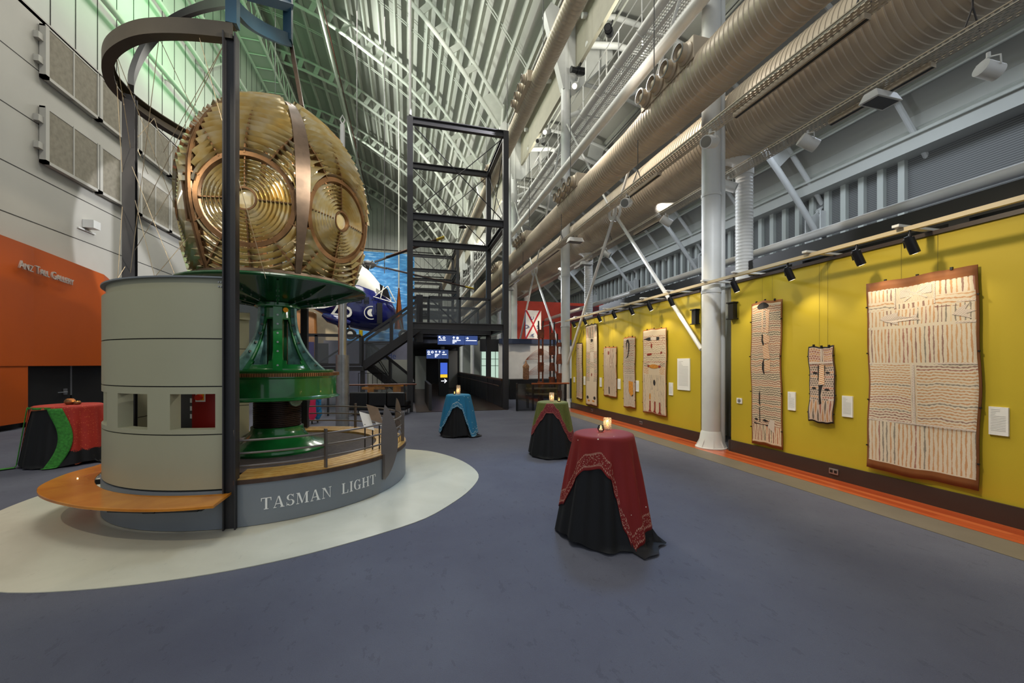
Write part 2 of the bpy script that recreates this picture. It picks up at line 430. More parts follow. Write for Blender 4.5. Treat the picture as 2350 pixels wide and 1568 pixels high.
# lettering
def text_obj(name,body,size,mt,loc,rot,parent=None,ext=.01,sx=1.0):
    cu=bpy.data.curves.new(name,'FONT'); cu.body=body; cu.size=size; cu.extrude=ext; cu.align_x='LEFT'
    o=bpy.data.objects.new(name,cu); COL.objects.link(o); cu.materials.append(mt)
    o.location=loc if parent is None else Vector(loc)-Vector(parent.location); o.rotation_euler=rot; o.scale=(sx,1,1)
    if parent is not None: o.parent=parent
    return o
def mesh_text(name,body,size,mt,loc,rot,parent=None,ext=.01,sx=1.0,space=1.0,small=None,center=False):
    cu=bpy.data.curves.new('t','FONT'); cu.body=body; cu.size=size; cu.extrude=ext; cu.resolution_u=3; cu.space_character=space
    if small:
        cu.small_caps_scale=small
        for i,c in enumerate(body):
            if c.islower(): cu.body_format[i].use_small_caps=True
    tmp=bpy.data.objects.new('t',cu); COL.objects.link(tmp)
    dg=bpy.context.evaluated_depsgraph_get(); me=bpy.data.meshes.new_from_object(tmp.evaluated_get(dg)); me.name=name
    bpy.data.objects.remove(tmp); me.materials.clear(); me.materials.append(mt)
    if center:
        xs=[v.co.x for v in me.vertices]; ys=[v.co.y for v in me.vertices]
        for v in me.vertices: v.co.x-=(min(xs)+max(xs))/2; v.co.y-=(min(ys)+max(ys))/2
    Mx=Matrix.LocRotScale(Vector(loc),__import__('mathutils').Euler(rot),Vector((sx,1,1)))
    base=Vector((0,0,0)); o=parent
    while o is not None: base=base+Vector(o.location); o=o.parent
    if parent is None:
        base=Vector(loc)
    for v in me.vertices: v.co=Mx@v.co-base
    ob=bpy.data.objects.new(name,me); COL.objects.link(ob)
    if parent is None: ob.location=base
    else: ob.parent=parent
    return ob
o=mesh_text('gallery_sign','Anz Tall Gallery',.30,M['steel_letter'],(-9.5,13.05,4.16),(PI/2,0,PI/2),ext=.02,sx=.69,small=.78)
tag(o,'raised steel lettering ANZ TALL GALLERY on the orange wall','sign')
# shear the lettering onto the slanting wall line
for v in o.data.vertices:
    y=v.co.y; v.co.z-=y*.10; v.co.x+=-.12+y*.065
M_floodbox=M['white_steel']
t=root('wall_lamp_box',(-9.9,15.8,6.1),'small white projector box on the left wall under the acoustic panels','lamp')
MB().box(-9.99,-9.7,15.7,16.0,6.05,6.3).build('housing',M['white_steel'],t); MB().box(-9.99,-9.95,15.5,16.2,5.95,6.0).build('shelf',M['white_steel'],t)
# =============================================================== FAR END
struct(MB().box(-26,17.6,60,60.3,0,30),'wall_back',M['sheet_green'])
mb=MB()
for k in range(30): mb.box(-12+k*.6,-11.98+k*.6,59.97,60,8,24)
for z in (11.5,14.5,18): mb.box(-12,6,59.9,60,z,z+.12)
struct(mb,'wall_back_seams',M['groove'])
struct(MB().box(-26.2,-26,-9,62,0,29),'wall_far_left',M['black'])
struct(MB().box(17.5,17.8,-3,62,0,10.2),'wall_far_right',M['corr'])
# clerestory louvres on far right wall
w=struct(MB().box(17.38,17.48,-2,60,6.2,9.0),'window_1',M['louvre'])
for k in range(62):
    y=10.2+k*.66
    MB().box(17.2,17.38,y,y+.2,6.2,9.0).build('mullion',M['sheet_green'],w)
# =============================================================== MAIN ARCHES
AR=[(5.1,15.2),(4.55,16.0),(4.0,16.75),(3.3,17.75),(2.5,18.8),(1.7,19.75),(.9,20.65),(.1,21.4),(-1.2,22.35),(-2.5,23.15),(-4.0,24.1),(-5.9,25.1),(-8.2,25.9),(-10.8,26.5),(-13,26.6)]
def offs(P,d):
    out=[]
    for i,(x,z) in enumerate(P):
        a=P[max(0,i-1)]; b=P[min(len(P)-1,i+1)]; tx,tz=b[0]-a[0],b[1]-a[1]; L=math.hypot(tx,tz)
        nx,nz=tz/L,-tx/L   # outward (right/up)
        if nz<0: nx,nz=-nx,-nz
        out.append((x+nx*d,z+nz*d))
    return out
AO=offs(AR,.85); AO[0]=(5.35,16.4)
def arch(Y,lab):
    t=root('roof_arch',(5.1,Y,15.2),lab,'roof truss','white arched trusses carrying the main roof')
    MB().path([(x,Y,z) for x,z in AR],.12,10).build('lower_chord',M['purlin'],t,smooth=40)
    MB().path([(x,Y,z) for x,z in AO]+[],.10,10).build('upper_chord',M['purlin'],t,smooth=40)
    MB().prism([(5.1,Y-.02,15.2),(AR[1][0],Y-.02,AR[1][1]),(AR[2][0],Y-.02,AR[2][1]),(AO[2][0],Y-.02,AO[2][1]),(AO[1][0],Y-.02,AO[1][1]),(5.35,Y-.02,16.4),(5.35,Y-.02,15.2)],(0,.04,0)).build('gusset_plate',M['purlin'],t)
    MB().tube((5.35,Y,16.6),(5.25,Y,15.2),.09,8).build('foot_strut',M['purlin'],t,smooth=40)
    # web plates every ~1.35 m
    for i in range(3,len(AR)-1):
        for fr in ((.15,) if i<8 else (.1,.6)):
            a=AR[i]; b=AR[i+1]; c=AO[i]; d=AO[i+1]; w=.34/math.hypot(b[0]-a[0],b[1]-a[1])
            def L(p,q,f): return (p[0]+(q[0]-p[0])*f,Y-.02,p[1]+(q[1]-p[1])*f)
            MB().prism([L(a,b,fr),L(a,b,fr+w),L(c,d,fr+w),L(c,d,fr)],(0,.04,0)).build('web_plate',M['purlin'],t)
ordn=['nearest','second','third','fourth','fifth','sixth']
for i,Y in enumerate((22.3,29.2,36.1,43.0,50,57)): arch(Y,ordn[i]+' white arched truss under the main roof')
# roof sheet + purlins (structure)
RO=offs(AR,1.55); RO[0]=(6.3,15.6); RO=[(6.45,14.9)]+RO
def yr(pts,y0,y1,t=.12):
    mb=MB(); n=len(pts); vs=[]
    for y in (y0,y1):
        for x,z in pts: vs.append((x,y,z))
    o2=offs(pts,t)
    for y in (y0,y1):
        for x,z in o2: vs.append((x,y,z))
    fs=[]
    for i in range(n-1):
        fs+=[(i,i+1,n+i+1,n+i),(2*n+i,3*n+i,3*n+i+1,2*n+i+1),(i,2*n+i,2*n+i+1,i+1),(n+i,n+i+1,3*n+i+1,3*n+i)]
    fs+=[(0,n,3*n,2*n),(n-1,3*n-1,4*n-1,2*n-1)]
    return mb.add(vs,fs)
ceil=struct(yr(RO+[(-16,28.4)],-3,60),'ceiling',M['roof_sheet'])
PL=offs(AR,1.2)
seg=[]; 
for i in range(len(PL)-1):
    a,b=PL[i],PL[i+1]; L=math.hypot(b[0]-a[0],b[1]-a[1]); seg.append((a,b,L))
tot=sum(s[2] for s in seg); s=0.5; k=0
while s<tot:
    q=s
    for a,b,L in seg:
        if q<=L: break
        q-=L
    f=q/L; x=a[0]+(b[0]-a[0])*f; z=a[1]+(b[1]-a[1])*f; tx=(b[0]-a[0])/L; tz=(b[1]-a[1])/L; nx,nz=tz,-tx
    if nz<0: nx,nz=-nx,-nz
    MB().beam((x,4,z),(x,60,z),.06,.3,(nx,0,nz)).beam((x-nx*.14,4,z-nz*.14),(x-nx*.14,60,z-nz*.14),.14,.03,(nx,0,nz)).build('purlin',M['purlin'],ceil)
    s+=1.22; k+=1
# sag rods / bridging between purlins at mid bays
mb=MB(); PR=offs(AR,1.12); 
for Y in (18.8,25.7,32.6,39.5,46.5):
    for dy in (-.09,.09): mb.path([(x,Y+dy,z) for x,z in PR],.03,6)
mb.build('bridging',M['purlin'],ceil,smooth=40)
o=MB().tube((-5.3,6,23.9),(-5.3,60,23.9),.11,12).build('ridge_tube',M['purlin'],smooth=40); tag(o,'long pale tube running lengthwise under the left side of the roof arches','steel tube')
o=MB().tube((-5.0,6,23.6),(-5.0,60,23.6),.035,8).build('roof_cable',mat('dark_red_cable','#4a2018',.5,0,0),smooth=40); tag(o,'thin dark red cable running beside the long pale roof tube','cable')
# vertical clerestory panel and gutter beam over the column line
struct(MB().box(5.75,5.95,3,60,14.6,15.1).box(6.3,6.42,3,60,13.1,15.2),'trim_8',M['soffit'])
# =============================================================== COLUMNS
def column(Y,lab,base=True,r=.175):
    t=root('hall_column',(5.95,Y,0),lab,'column','round white steel columns along the right gallery')
    MB().tube((5.95,Y,.0),(5.95,Y,15),r,28).build('shaft',M['white_steel'],t,smooth=40)
    MB().lathe([(r,.34),(r+.02,.3),(r+.05,.12),(r+.1,.03),(r+.12,.02),(r+.12,.0)],(5.95,Y,.008),32).build('base_flare',M['white_steel'],t,smooth=30)
    b=MB()
    for a in range(8):
        an=a*PI/4+.2; c,s_=math.cos(an),math.sin(an)
        b.prism([(5.95+c*r,Y+s_*r,.01),(5.95+c*(r+.11),Y+s_*(r+.11),.01),(5.95+c*(r+.11),Y+s_*(r+.11),.04),(5.95+c*r,Y+s_*r,.27)],(-s_*.012,c*.012,0))
    b.each('gusset',M['white_steel'],t)
    MB().prism([(5.8,Y-.16,12.3),(6.35,Y-.16,12.3),(7.9,Y-.16,13.9),(7.9,Y-.16,14.3),(5.3,Y-.16,15.5),(5.05,Y-.16,15.1)],(0,.32,0)).build('head_bracket',M['white_steel'],t)
    MB().tube((6.0,Y,11.3),(9.2,Y,12.9),.1,12).build('head_strut',M['white_steel'],t,smooth=40)
    for z in (3.15,5.1): MB().lathe([(r,z-.03),(r+.012,z-.03),(r+.012,z+.03),(r,z+.03)],(5.95,Y,0),28).build('collar',M['white_steel'],t,smooth=30)
cols=[(6.77,'nearest round white column, in the gap of the olive wall'),(14.45,'second round white column, at the far end of the olive wall'),(22.13,'third round white column, beside the striped flag'),(29.8,'fourth round white column from the camera'),(37.45,'fifth round white column from the camera'),(45.0,'sixth round white column, far down the hall')]
for Y,l in cols: column(Y,l)
# service pipes beside columns
def pipe(x,y,z1,r,lab,name='service_pipe',m='white_steel'):
    o=MB().tube((x,y,.0),(x,y,z1),r,16).build(name,M[m],smooth=40); tag(o,lab,'pipe','white service pipes beside the columns')
pipe(6.17,6.72,13,.06,'thin white pipe right of the nearest column'); pipe(5.38,21.0,14,.09,'slim white pipe in front of the third column')
pipe(6.15,22.9,14,.07,'slim white pipe just behind the third column'); 
# lateral feet brackets near wall: black brackets above baseboard gap
for (y,l) in ((6.30,'black steel bracket hanging at the near wall end beside the thin pipe'),(7.32,'black steel bracket on the far wall panel beside the nearest column')):
    t=root('wall_bracket',(6.03,y,2.55),l,'bracket')
    MB().box(5.96,6.075,y-.09,y+.09,2.86,2.88).box(5.96,6.075,y-.09,y+.09,2.55,2.57).box(5.98,6.075,y-.06,y+.06,2.57,2.86).build('bracket_body',M['black'],t)
# diagonal props meeting at a disc
def props(Y1,Y2,lab):
    ym=(Y1+Y2)/2; t=root('tie_rod_pair',(5.93,ym,6.2),lab,'brace','tie rods crossing between the columns')
    MB().tube((5.93,ym+.12,6.0),(5.93,Y2-.25,1.7),.045,12).build('rod',M['duct_white'],t,smooth=40)
    MB().tube((5.93,ym-.12,6.0),(5.93,Y1+.25,2.0),.045,12).build('rod',M['duct_white'],t,smooth=40)
    MB().tube((5.93,ym+.2,6.3),(5.93,Y2-.2,10.9),.035,10).build('rod',M['duct_white'],t,smooth=40)
    MB().tube((5.93,ym-.2,6.3),(5.93,Y1+.2,10.9),.035,10).build('rod',M['duct_white'],t,smooth=40)
    for dx in (-.07,.07): MB().lathe([(.13,-.015),(.24,-.015),(.26,0),(.24,.015),(.13,.015),(.13,-.015)],(5.93+dx,ym,6.18),28,axis='x').build('disc',M['duct_white'],t,smooth=30)
props(6.77,14.45,'pair of white tie rods meeting at a ring between the two nearest columns')
props(14.45,22.13,'pair of white tie rods meeting between the second and third columns')
# =============================================================== AISLE roof + trusses
AA=[(17.5,6.9),(16.7,7.9),(15.9,8.85),(15.0,9.85),(14.2,10.65),(13.2,11.5),(12.0,12.3),(10.5,13.0),(9.0,13.4),(7.5,13.5),(6.3,13.3)]
AA2=offs(AA,1.05); AA2[0]=(17.2,8.3)
def aisle(Y,lab):
    t=root('aisle_arch',(17.3,Y,6.4),lab,'roof truss','white arched trusses over the right aisle')
    MB().path([(x,Y,z) for x,z in AA],.12,10).build('lower_chord',M['white_steel'],t,smooth=40)
    MB().path([(x,Y,z) for x,z in AA2],.10,10).build('upper_chord',M['white_steel'],t,smooth=40)
    for i in (1,3,5,7):
        a,b,c,d=AA[i],AA[i+1],AA2[i],AA2[i+1]
        w=.5
        P=[(a[0],Y-.02,a[1]),(a[0]+(b[0]-a[0])*w,Y-.02,a[1]+(b[1]-a[1])*w),(c[0]+(d[0]-c[0])*w,Y-.02,c[1]+(d[1]-c[1])*w),(c[0],Y-.02,c[1])]
        if i==1: P=[(17.5,Y-.02,6.9),(a[0],Y-.02,a[1]),(c[0],Y-.02,c[1]),(17.2,Y-.02,8.3)]
        MB().prism(P,(0,.04,0)).build('web_plate',M['white_steel'],t)
    # bracket box with a round port
    b=MB().box(16.9,17.45,Y-.35,Y-.3,6.0,8.2).box(16.9,17.45,Y+.3,Y+.35,6.0,8.2).box(17.3,17.45,Y-.35,Y+.35,6.0,8.2)
    b.lathe([(.0,-.37),(.24,-.37),(.26,-.36),(.26,-.35)],(17.15,Y,7.2),24,axis='y',m=1)
    b.build('wall_bracket',[M['white_steel'],M['steel_dark']],t,smooth=30)
for i,Y in enumerate((13.3,20.6,27.6,34.5,41.5)): aisle(Y,ordn[i]+' white arched truss landing on the far right wall')
ARo=offs(AA,1.8); ARo[0]=(17.7,9.0); ARo[-1]=(6.35,14.9)
c2=struct(yr(ARo[::-1][::-1],-3,60),'ceiling_aisle',M['roof_sheet'])
P2=offs(AA,1.45)
for i in range(1,len(P2)-1):
    x,z=P2[i]; a,b=P2[i-1],P2[i+1]; L=math.hypot(b[0]-a[0],b[1]-a[1]); tx,tz=(b[0]-a[0])/L,(b[1]-a[1])/L; nx,nz=-tz,tx
    if nz<0: nx,nz=-nx,-nz
    MB().beam((x,-2,z),(x,60,z),.1,.3,(nx,0,nz)).tube((x-nx*.5,-2,z-nz*.5),(x-nx*.5,60,z-nz*.5),.04,8).build('purlin',M['purlin'],c2)
for Y in (9.7,17,24,31):
    MB().path([(x,Y,z) for x,z in offs(AA,1.2)],.09,8).build('rafter_tube',M['white_steel'],c2,smooth=40)
# eaves box
struct(MB().box(16.7,17.5,-3,60,9.0,9.6).box(17.0,17.5,-3,60,9.6,10.3),'trim_9',M['offwhite'])
# long pipe and dark steel frame behind the olive wall
o=MB().tube((8,-2,4.32),(8,40,4.32),.09,14).build('long_pipe',M['duct_white'],smooth=40); tag(o,'long pale pipe running behind the top of the olive wall','pipe')
o=MB().tube((7.6,-2,3.85),(7.6,40,3.85),.035,10).build('long_pipe',M['duct_white'],smooth=40); tag(o,'thin pale conduit just below the long pipe behind the olive wall','pipe')
t=root('dark_frame',(7,6,0),'dark steel frame of a showcase standing behind the olive wall','frame')
MB().box(6.9,7.1,-1,13.5,3.55,3.85).build('top_beam',M['charcoal'],t)
for y in (1.0,3.4,5.6,9.5,12.5): MB().box(6.88,7.08,y,y+.2,0,3.55).build('post',M['charcoal'],t)
o=MB().box(7.3,7.4,-1,13.5,0,3.5).build('partition_screen',M['corr']); tag(o,'pale corrugated screen behind the olive wall','screen')
# =============================================================== SPIRAL DUCTS
def duct_profile(y0,y1,rf,p=.095,d=.011):
    out=[]; y=y0
    while y<y1:
        r=rf(y); out+=[(r,y),(r,y+p*.72),(r+d,y+p*.80),(r+d,y+p*.92)]; y+=p
    return out
def r1(y): return .415 if y<7.3 else (.415-(y-7.3)/1.0*.05 if y<8.3 else .365)
t=root('spiral_duct',(5.2,20,6.4),'large tan spiral duct with round nozzles, left of the white columns','air duct')
MB().lathe(duct_profile(1.5,58,r1),(5.2,0,6.86),40,axis='y').build('duct_tube',M['duct'],t,smooth=50)
def nozzle_bank(parent,x,y,z,L=1.6,n=4,s=1,r=.145):
    MB().box(x-.32*s if s>0 else x-.32,x+.05,y,y+L,z-.2,z+.2).build('nozzle_box',M['duct'],parent,bevel=.01)
    for k in range(n):
        yy=y+L*(k+.5)/n
        MB().lathe([(r+.035,0),(r+.04,-.03),(r,-.06),(r*.95,-.16),(r*.8,-.17),(r*.7,-.1),(r*.35,-.14),(0.001,-.14)],(x-.32,yy,z),24,axis='x').build('nozzle',[M['duct']],parent,smooth=40)
        MB().lathe([(r*1.0,-.165),(r*1.05,-.175),(r*.85,-.178),(r*.83,-.12)],(x-.32,yy,z),24,axis='x').build('nozzle_ring',[M['spot_black']],parent,smooth=40)
nozzle_bank(t,5.1,5.85,7.2); nozzle_bank(t,5.14,10.85,7.15); nozzle_bank(t,5.14,16.1,7.15); nozzle_bank(t,5.14,21.3,7.15)
mb=MB()
for k in range(12): mb.tube((5.2,3.0+k*4.6,7.2),(5.2,3.0+k*4.6,11.0),.012,6)
mb.each('hanger_rod',M['steel_dark'],t)
t=root('spiral_duct',(6.7,20,6.0),'largest tan spiral duct, lower and right of the nozzle duct','air duct')
MB().lathe(duct_profile(-1.0,58,lambda y:.67),(6.85,0,6.75),44,axis='y').build('duct_tube',M['duct'],t,smooth=50)
t=root('spiral_duct',(4.6,20,11.7),'slender green-lit spiral duct high on the left of the others','air duct')
MB().lathe(duct_profile(5,58,lambda y:.29,.14),(4.6,0,12.0),32,axis='y').build('duct_tube',M['duct'],t,smooth=50)
nozzle_bank(t,4.5,13.7,12.1,1.9,4,1,.14); nozzle_bank(t,4.5,20.5,12.1,1.9,4,1,.14)
mb=MB()
for k in range(9): mb.tube((4.6,8+k*5.2,12.2),(4.6,8+k*5.2,16.5),.015,6)
mb.each('hanger_rod',M['steel_dark'],t)
# vertical drops
def drop(Y,lab):
    t=root('duct_drop',(6.95,Y,0),lab,'air duct','white ribbed ducts dropping from the large duct')
    pts=[]
    MB().lathe([(r,z) for r,z in duct_profile(.01,5.75,lambda z:.165,.07,.006)],(6.95,Y,0),28).build('duct_tube',M['duct_white'],t,smooth=50)
    MB().path([(6.95,Y,5.7),(6.95,Y,5.85),(6.93,Y+.03,6.0),(6.88,Y+.1,6.12),(6.8,Y+.2,6.2),(6.78,Y+.3,6.25)],.185,20).build('elbow',M['duct_white'],t,smooth=50)
for Y,l in ((6.95,'white ribbed duct dropping behind the near wall end beside the column'),(14.5,'white ribbed duct dropping beside the second column'),(22.9,'white ribbed duct dropping beside the third column'),(30.5,'white ribbed duct dropping far down the hall')): drop(Y,l)
# =============================================================== CABLE TRAYS
def tray(x0,x1,z,y0,y1,lab,slots):
    t=root('cable_tray',((x0+x1)/2,10,z),lab,'cable tray','perforated cable trays under the ducts')
    MB().box(x0,x1,y0,y1,z,z+.004).box(x0,x0+.004,y0,y1,z,z+.05).box(x1-.004,x1,y0,y1,z,z+.05).build('perforated_tray',M['perf'],t)
    MB().box(x0-.01,x0+.012,y0,y1,z+.04,z+.055).box(x1-.012,x1+.01,y0,y1,z+.04,z+.055).build('lip',M['duct'],t)
    for a,b in slots:
        MB().box(x1-.13,x1-.03,a,b,z-.07,z-.002).box(x1-.1,x1-.06,a,b,z-.075,z-.07,1).build('lighting_track',[M['duct'],M['black']],t)
    for k in range(8):
        y=y0+2.2+k*4.4
        if y<y1: MB().tube((x0,y,z+.05),((x0+x1)/2,y,z+.35),.01,6).tube((x1,y,z+.05),((x0+x1)/2,y,z+.35),.01,6).tube(((x0+x1)/2,y,z+.35),((x0+x1)/2,y,z+1.0),.01,6).build('hanger',M['steel_dark'],t)
tray(4.68,4.92,5.52,1.0,34,'nearer perforated tan cable tray, crossing in front of the white column',((3.2,5.0),(6.9,8.2),(12.3,14.4),(17,19)))
tray(6.39,6.68,5.62,1.0,34,'farther perforated tan cable tray running just under the largest duct',((3.6,4.9),(9.1,10.6),(13.5,15)))
# lamps on trays
def can_lamp(x,y,z,tgt,lab,m='duct_white',r=.1,L=.28,name='can_spotlight',grp='pale can spotlights on the cable trays'):
    t=root(name,(x,y,z),lab,'spotlight',grp)
    d=(Vector(tgt)-Vector((x,y,z-.2))).normalized(); c=Vector((x,y,z-.2))
    MB().tube((x,y,z),(x,y,z-.06),.02,8).path([(x,y,z-.05),(x,y-r*1.1,z-.09),(x,y-r*1.15,z-.2)],.008,6).path([(x,y,z-.05),(x,y+r*1.1,z-.09),(x,y+r*1.15,z-.2)],.008,6).build('yoke',M[m],t)
    MB().tube(c-d*L*.45,c+d*L*.55,r,20).build('can',M[m],t,smooth=40)
    MB().tube(c+d*L*.551,c+d*L*.552,r*.85,20).build('lens',M['bolt'],t)
can_lamp(4.77,5.45,5.52,(2,4.2,4.2),'pale can spotlight on the nearer tray beside the white column')
can_lamp(4.77,8.0,5.52,(2.5,6,4.2),'small pale can spotlight on the nearer tray left of the white column')
can_lamp(6.5,5.2,5.62,(8,4.6,4.5),'pale can spotlight on the farther tray above the tall bark painting')
can_lamp(6.5,9.0,5.62,(8,8.6,4.5),'pale can spotlight on the farther tray just left of the white column')
can_lamp(6.5,6.9,5.62,(8,5.5,4.3),'pale horn lamp on the farther tray beside the ribbed duct')
can_lamp(6.5,12.2,5.62,(8,11,4.2),'small pale can spotlight on the farther tray above the far wall panel')
can_lamp(6.5,16.2,5.62,(8,15,4.2),'small distant can spotlight on the farther tray near the second column')
can_lamp(6.5,3.05,5.3,(8,2.6,4.6),'ribbed pale floodlight at the upper right under the duct',r=.09,L=.2)
def flood(x,y,z,lab,rz=0):
    t=root('box_floodlight',(x,y,z),lab,'floodlight','white box floodlights on the cable trays')
    MB().path([(x-.06,y,z),(x-.06,y,z-.06),(x+.06,y,z-.06),(x+.06,y,z)],.012,6).build('bracket',M['steel_dark'],t)
    b=MB(); b.add([(x-.24,y-.13,z-.2),(x+.24,y-.13,z-.2),(x+.24,y+.13,z-.2),(x-.24,y+.13,z-.2),(x-.2,y-.08,z-.07),(x+.2,y-.08,z-.07),(x+.2,y+.08,z-.07),(x-.2,y+.08,z-.07)],[(0,1,2,3),(4,5,6,7),(0,1,5,4),(1,2,6,5),(2,3,7,6),(3,0,4,7)])
    b.build('housing',M['duct_white'],t,bevel=.008); MB().box(x-.2,x+.2,y-.1,y+.1,z-.205,z-.2).build('glass_face',M['steel_dark'],t)
flood(6.52,4.15,5.62,'white box floodlight under the farther tray at the upper right'); flood(4.84,11.0,5.52,'white box floodlight on the nearer tray above the tie rod ring'); flood(6.52,13.8,5.62,'white box floodlight on the farther tray beside the second column'); flood(4.84,19,5.52,'distant white box floodlight on the nearer tray')
# =============================================================== CATWALK high on the right
def catwalk(z,x0,x1,y0,y1,lab):
    t=root('catwalk',((x0+x1)/2,20,z),lab,'catwalk')
    for x in (x0,x1):
        MB().tube((x,y0,z),(x,y1,z),.13,16).build('side_tube',M['duct_white'],t,smooth=40)
    mb=MB(); k=y0
    while k<y1: mb.box(x0+.1,x1-.1,k,k+.014,z+.04,z+.075); k+=.095
    for i in range(9): mb.box(x0+.12+i*(x1-x0-.24)/8,x0+.13+i*(x1-x0-.24)/8,y0,y1,z+.04,z+.07)
    mb.build('grating',M['duct_white'],t)
    mb=MB(); mb.tube(((x0+x1)/2-.12,y0,z-.12),((x0+x1)/2-.12,y1,z-.12),.05,10); mb.build('service_tube',M['duct_white'],t,smooth=40)
    mb=MB(); k=y0+.5
    while k<y1:
        mb.tube((x0,k,z-.02),(x1,k,z-.02),.025,6)
        for x in (x0,x1): mb.path([(x-.16,k,z+.02),(x-.13,k,z-.12),(x,k,z-.17),(x+.13,k,z-.12),(x+.16,k,z+.02)],.014,5)
        k+=1.3
    mb.build('saddles',M['duct_white'],t)
    mb=MB(); 
    for x in (x0,x1):
        for h in (.5,1.1): mb.tube((x,y0,z+h),(x,y1,z+h),.022,6)
        k=y0+.5
        while k<y1: mb.tube((x,k,z),(x,k,z+1.1),.02,6); k+=1.3
    mb.build('handrail',M['duct_white'],t)
    mb=MB(); k=y0+3
    while k<y1: mb.tube((x0,k,z+1.1),(x0,k,z+4),.03,6).tube((x1,k,z+1.1),(x1,k,z+4),.03,6); k+=7.68
    mb.build('hangers',M['duct_white'],t)
catwalk(11.15,6.45,7.3,3,58,'white grated catwalk on tubes high above the right side')
o=MB().tube((5.62,2,8.9),(5.62,58,8.9),.14,18).build('steam_pipe',M['duct_white'],smooth=40); tag(o,'long white round pipe sloping between catwalk and nozzle duct','pipe')
o=MB().tube((7.6,2,9.6),(7.6,58,9.6),.1,12).build('steam_pipe',M['duct_white'],smooth=40); tag(o,'thinner white pipe running beyond the catwalk','pipe')
# theatre lamps clipped on catwalk rail
def theatre(px,py,d,lab,mt='spot_black',L=.55,on=False):
    p=atX(px,py,6.3); d=Vector(d).normalized(); t=root('theatre_spotlight',p,lab,'spotlight','theatre spotlights on the catwalk')
    MB().tube(p-d*L*.5,p+d*L*.1,.13,16,.13).tube(p+d*L*.1,p+d*L*.5,.1,16,.1).tube(p-d*L*.62,p-d*L*.5,.07,12,.13).build('barrel',M[mt],t,smooth=40)
    MB().tube(p+d*L*.5,p+d*L*.53,.115,16).build('rim',M[mt],t,smooth=40)
    MB().tube(p+d*L*.531,p+d*L*.535,.09,16).build('lens',M['lamp_on'] if on else M['steel_dark'],t)
    MB().path([p+Vector((0,.15,0)),p+Vector((.05,.17,.2)),p+Vector((.1,0,.3)),p+Vector((.05,-.17,.2)),p+Vector((0,-.15,0))],.02,6).build('yoke',M[mt],t)
theatre(1397,70,(-.5,-.7,-.35),'uppermost black theatre spotlight on the catwalk rail')
theatre(1326,162,(-1,-.1,-.1),'second black theatre spotlight down the catwalk rail, pointing left')
theatre(1322,196,(-.5,-.6,-.6),'lit pale theatre spotlight between the two black ones','duct_white',.5,True)
theatre(1299,222,(-.6,-.5,-.5),'third black theatre spotlight down the catwalk rail','spot_black',.5)
theatre(1255,302,(-.5,-.6,-.5),'lit pale spotlight farther along the catwalk','duct_white',.6,True)
theatre(1240,322,(-.7,-.5,-.5),'small pale spotlight below the far lit one','duct_white',.5)
# gantry bar with white cross arms over the olive wall
t=root('track_gantry',(5.6,6,3.2),'cream lighting bar with white cross arms along the top of the olive wall','lighting bar')
M['cream']=mat('cream_bar','#c2b291',.4,0,.03)
MB().box(5.575,5.625,1.0,13.6,3.235,3.285).build('bar',M['cream'],t)
for y in (2.1,3.35,4.45,5.75,6.5,7.6,8.6,9.5,10.5,11.6,12.6):
    MB().box(5.5,6.35,y-.035,y+.035,3.29,3.32).build('cross_arm',M['white_steel'],t)
spots=[(3.27,'big'),(3.83,'b2'),(4.79,'small'),(5.83,'tall'),(7.6,''),(8.4,''),(9.2,''),(10.1,''),(11.0,''),(12.0,''),(12.9,'')]
slab=['black track spotlight nearest the camera, over the large bark painting','black track spotlight between the large and the small bark painting','black track spotlight over the small dark-edged bark painting','black track spotlight at the gap of the wall beside the thin pipe','black track spotlight right of the tie rod on the far wall panel','black track spotlight above the wide bark of the far group','black track spotlight between the wide and the hook-figured bark','black track spotlight above the hook-figured bark','black track spotlight above the short ochre-edged bark','black track spotlight above the tallest bark of the far group','black track spotlight at the far end of the lighting bar']
for (y,_),l in zip(spots,slab):
    t=root('track_spotlight',(5.6,y,3.23),l,'spotlight','black track spotlights along the olive wall')
    d=Vector((.42,-.1,-.9)).normalized(); c=Vector((5.63,y,3.07))
    MB().tube((5.6,y,3.235),(5.6,y,3.17),.014,8).path([(5.6,y,3.18),(5.6,y+.062,3.14),(5.63,y+.064,3.05)],.008,6).build('yoke',M['spot_black'],t)
    MB().tube(c-d*.09,c+d*.1,.05,18).tube(c-d*.11,c-d*.09,.035,14).build('can',M['spot_black'],t,smooth=40)
    MB().tube(c+d*.1005,c+d*.102,.04,16).build('lens',M['lamp_on'],t)
# =============================================================== TASMAN LIGHT
TC=Vector((0,0,1.7))
def on_circle(px,R,far=False):
    # point of the exhibit circle of radius R seen at column px
    d=Vector(_d(px,HY)[:2]).normalized(); c=Vector((C0.x,C0.y)); b=d.dot(c); disc=b*b-(c.length_squared-R*R)
    s=b+math.sqrt(max(0,disc))*(1 if far else -1); return d*s
def azi(px,R=R0,far=False):
    p=on_circle(px,R,far); return math.atan2(p.y-C0.y,p.x-C0.x)
def P(a,R,z=0): return Vector((C0.x+R*math.cos(a),C0.y+R*math.sin(a),z))
aPost=azi(530); aBack=azi(298,1.62,True)
def unwrap(a,ref,sgn):
    while (a-ref)*sgn<0: a+=2*PI*sgn
    return a
aW0=azi(517,1.79)           # wall right end
aW1=aW0-math.radians(150)   # wall wraps clockwise (to the left/back)
tl=root('exhibit_platform',(C0.x,C0.y,0),'round grey platform with timber deck lettered TASMAN LIGHT','platform')
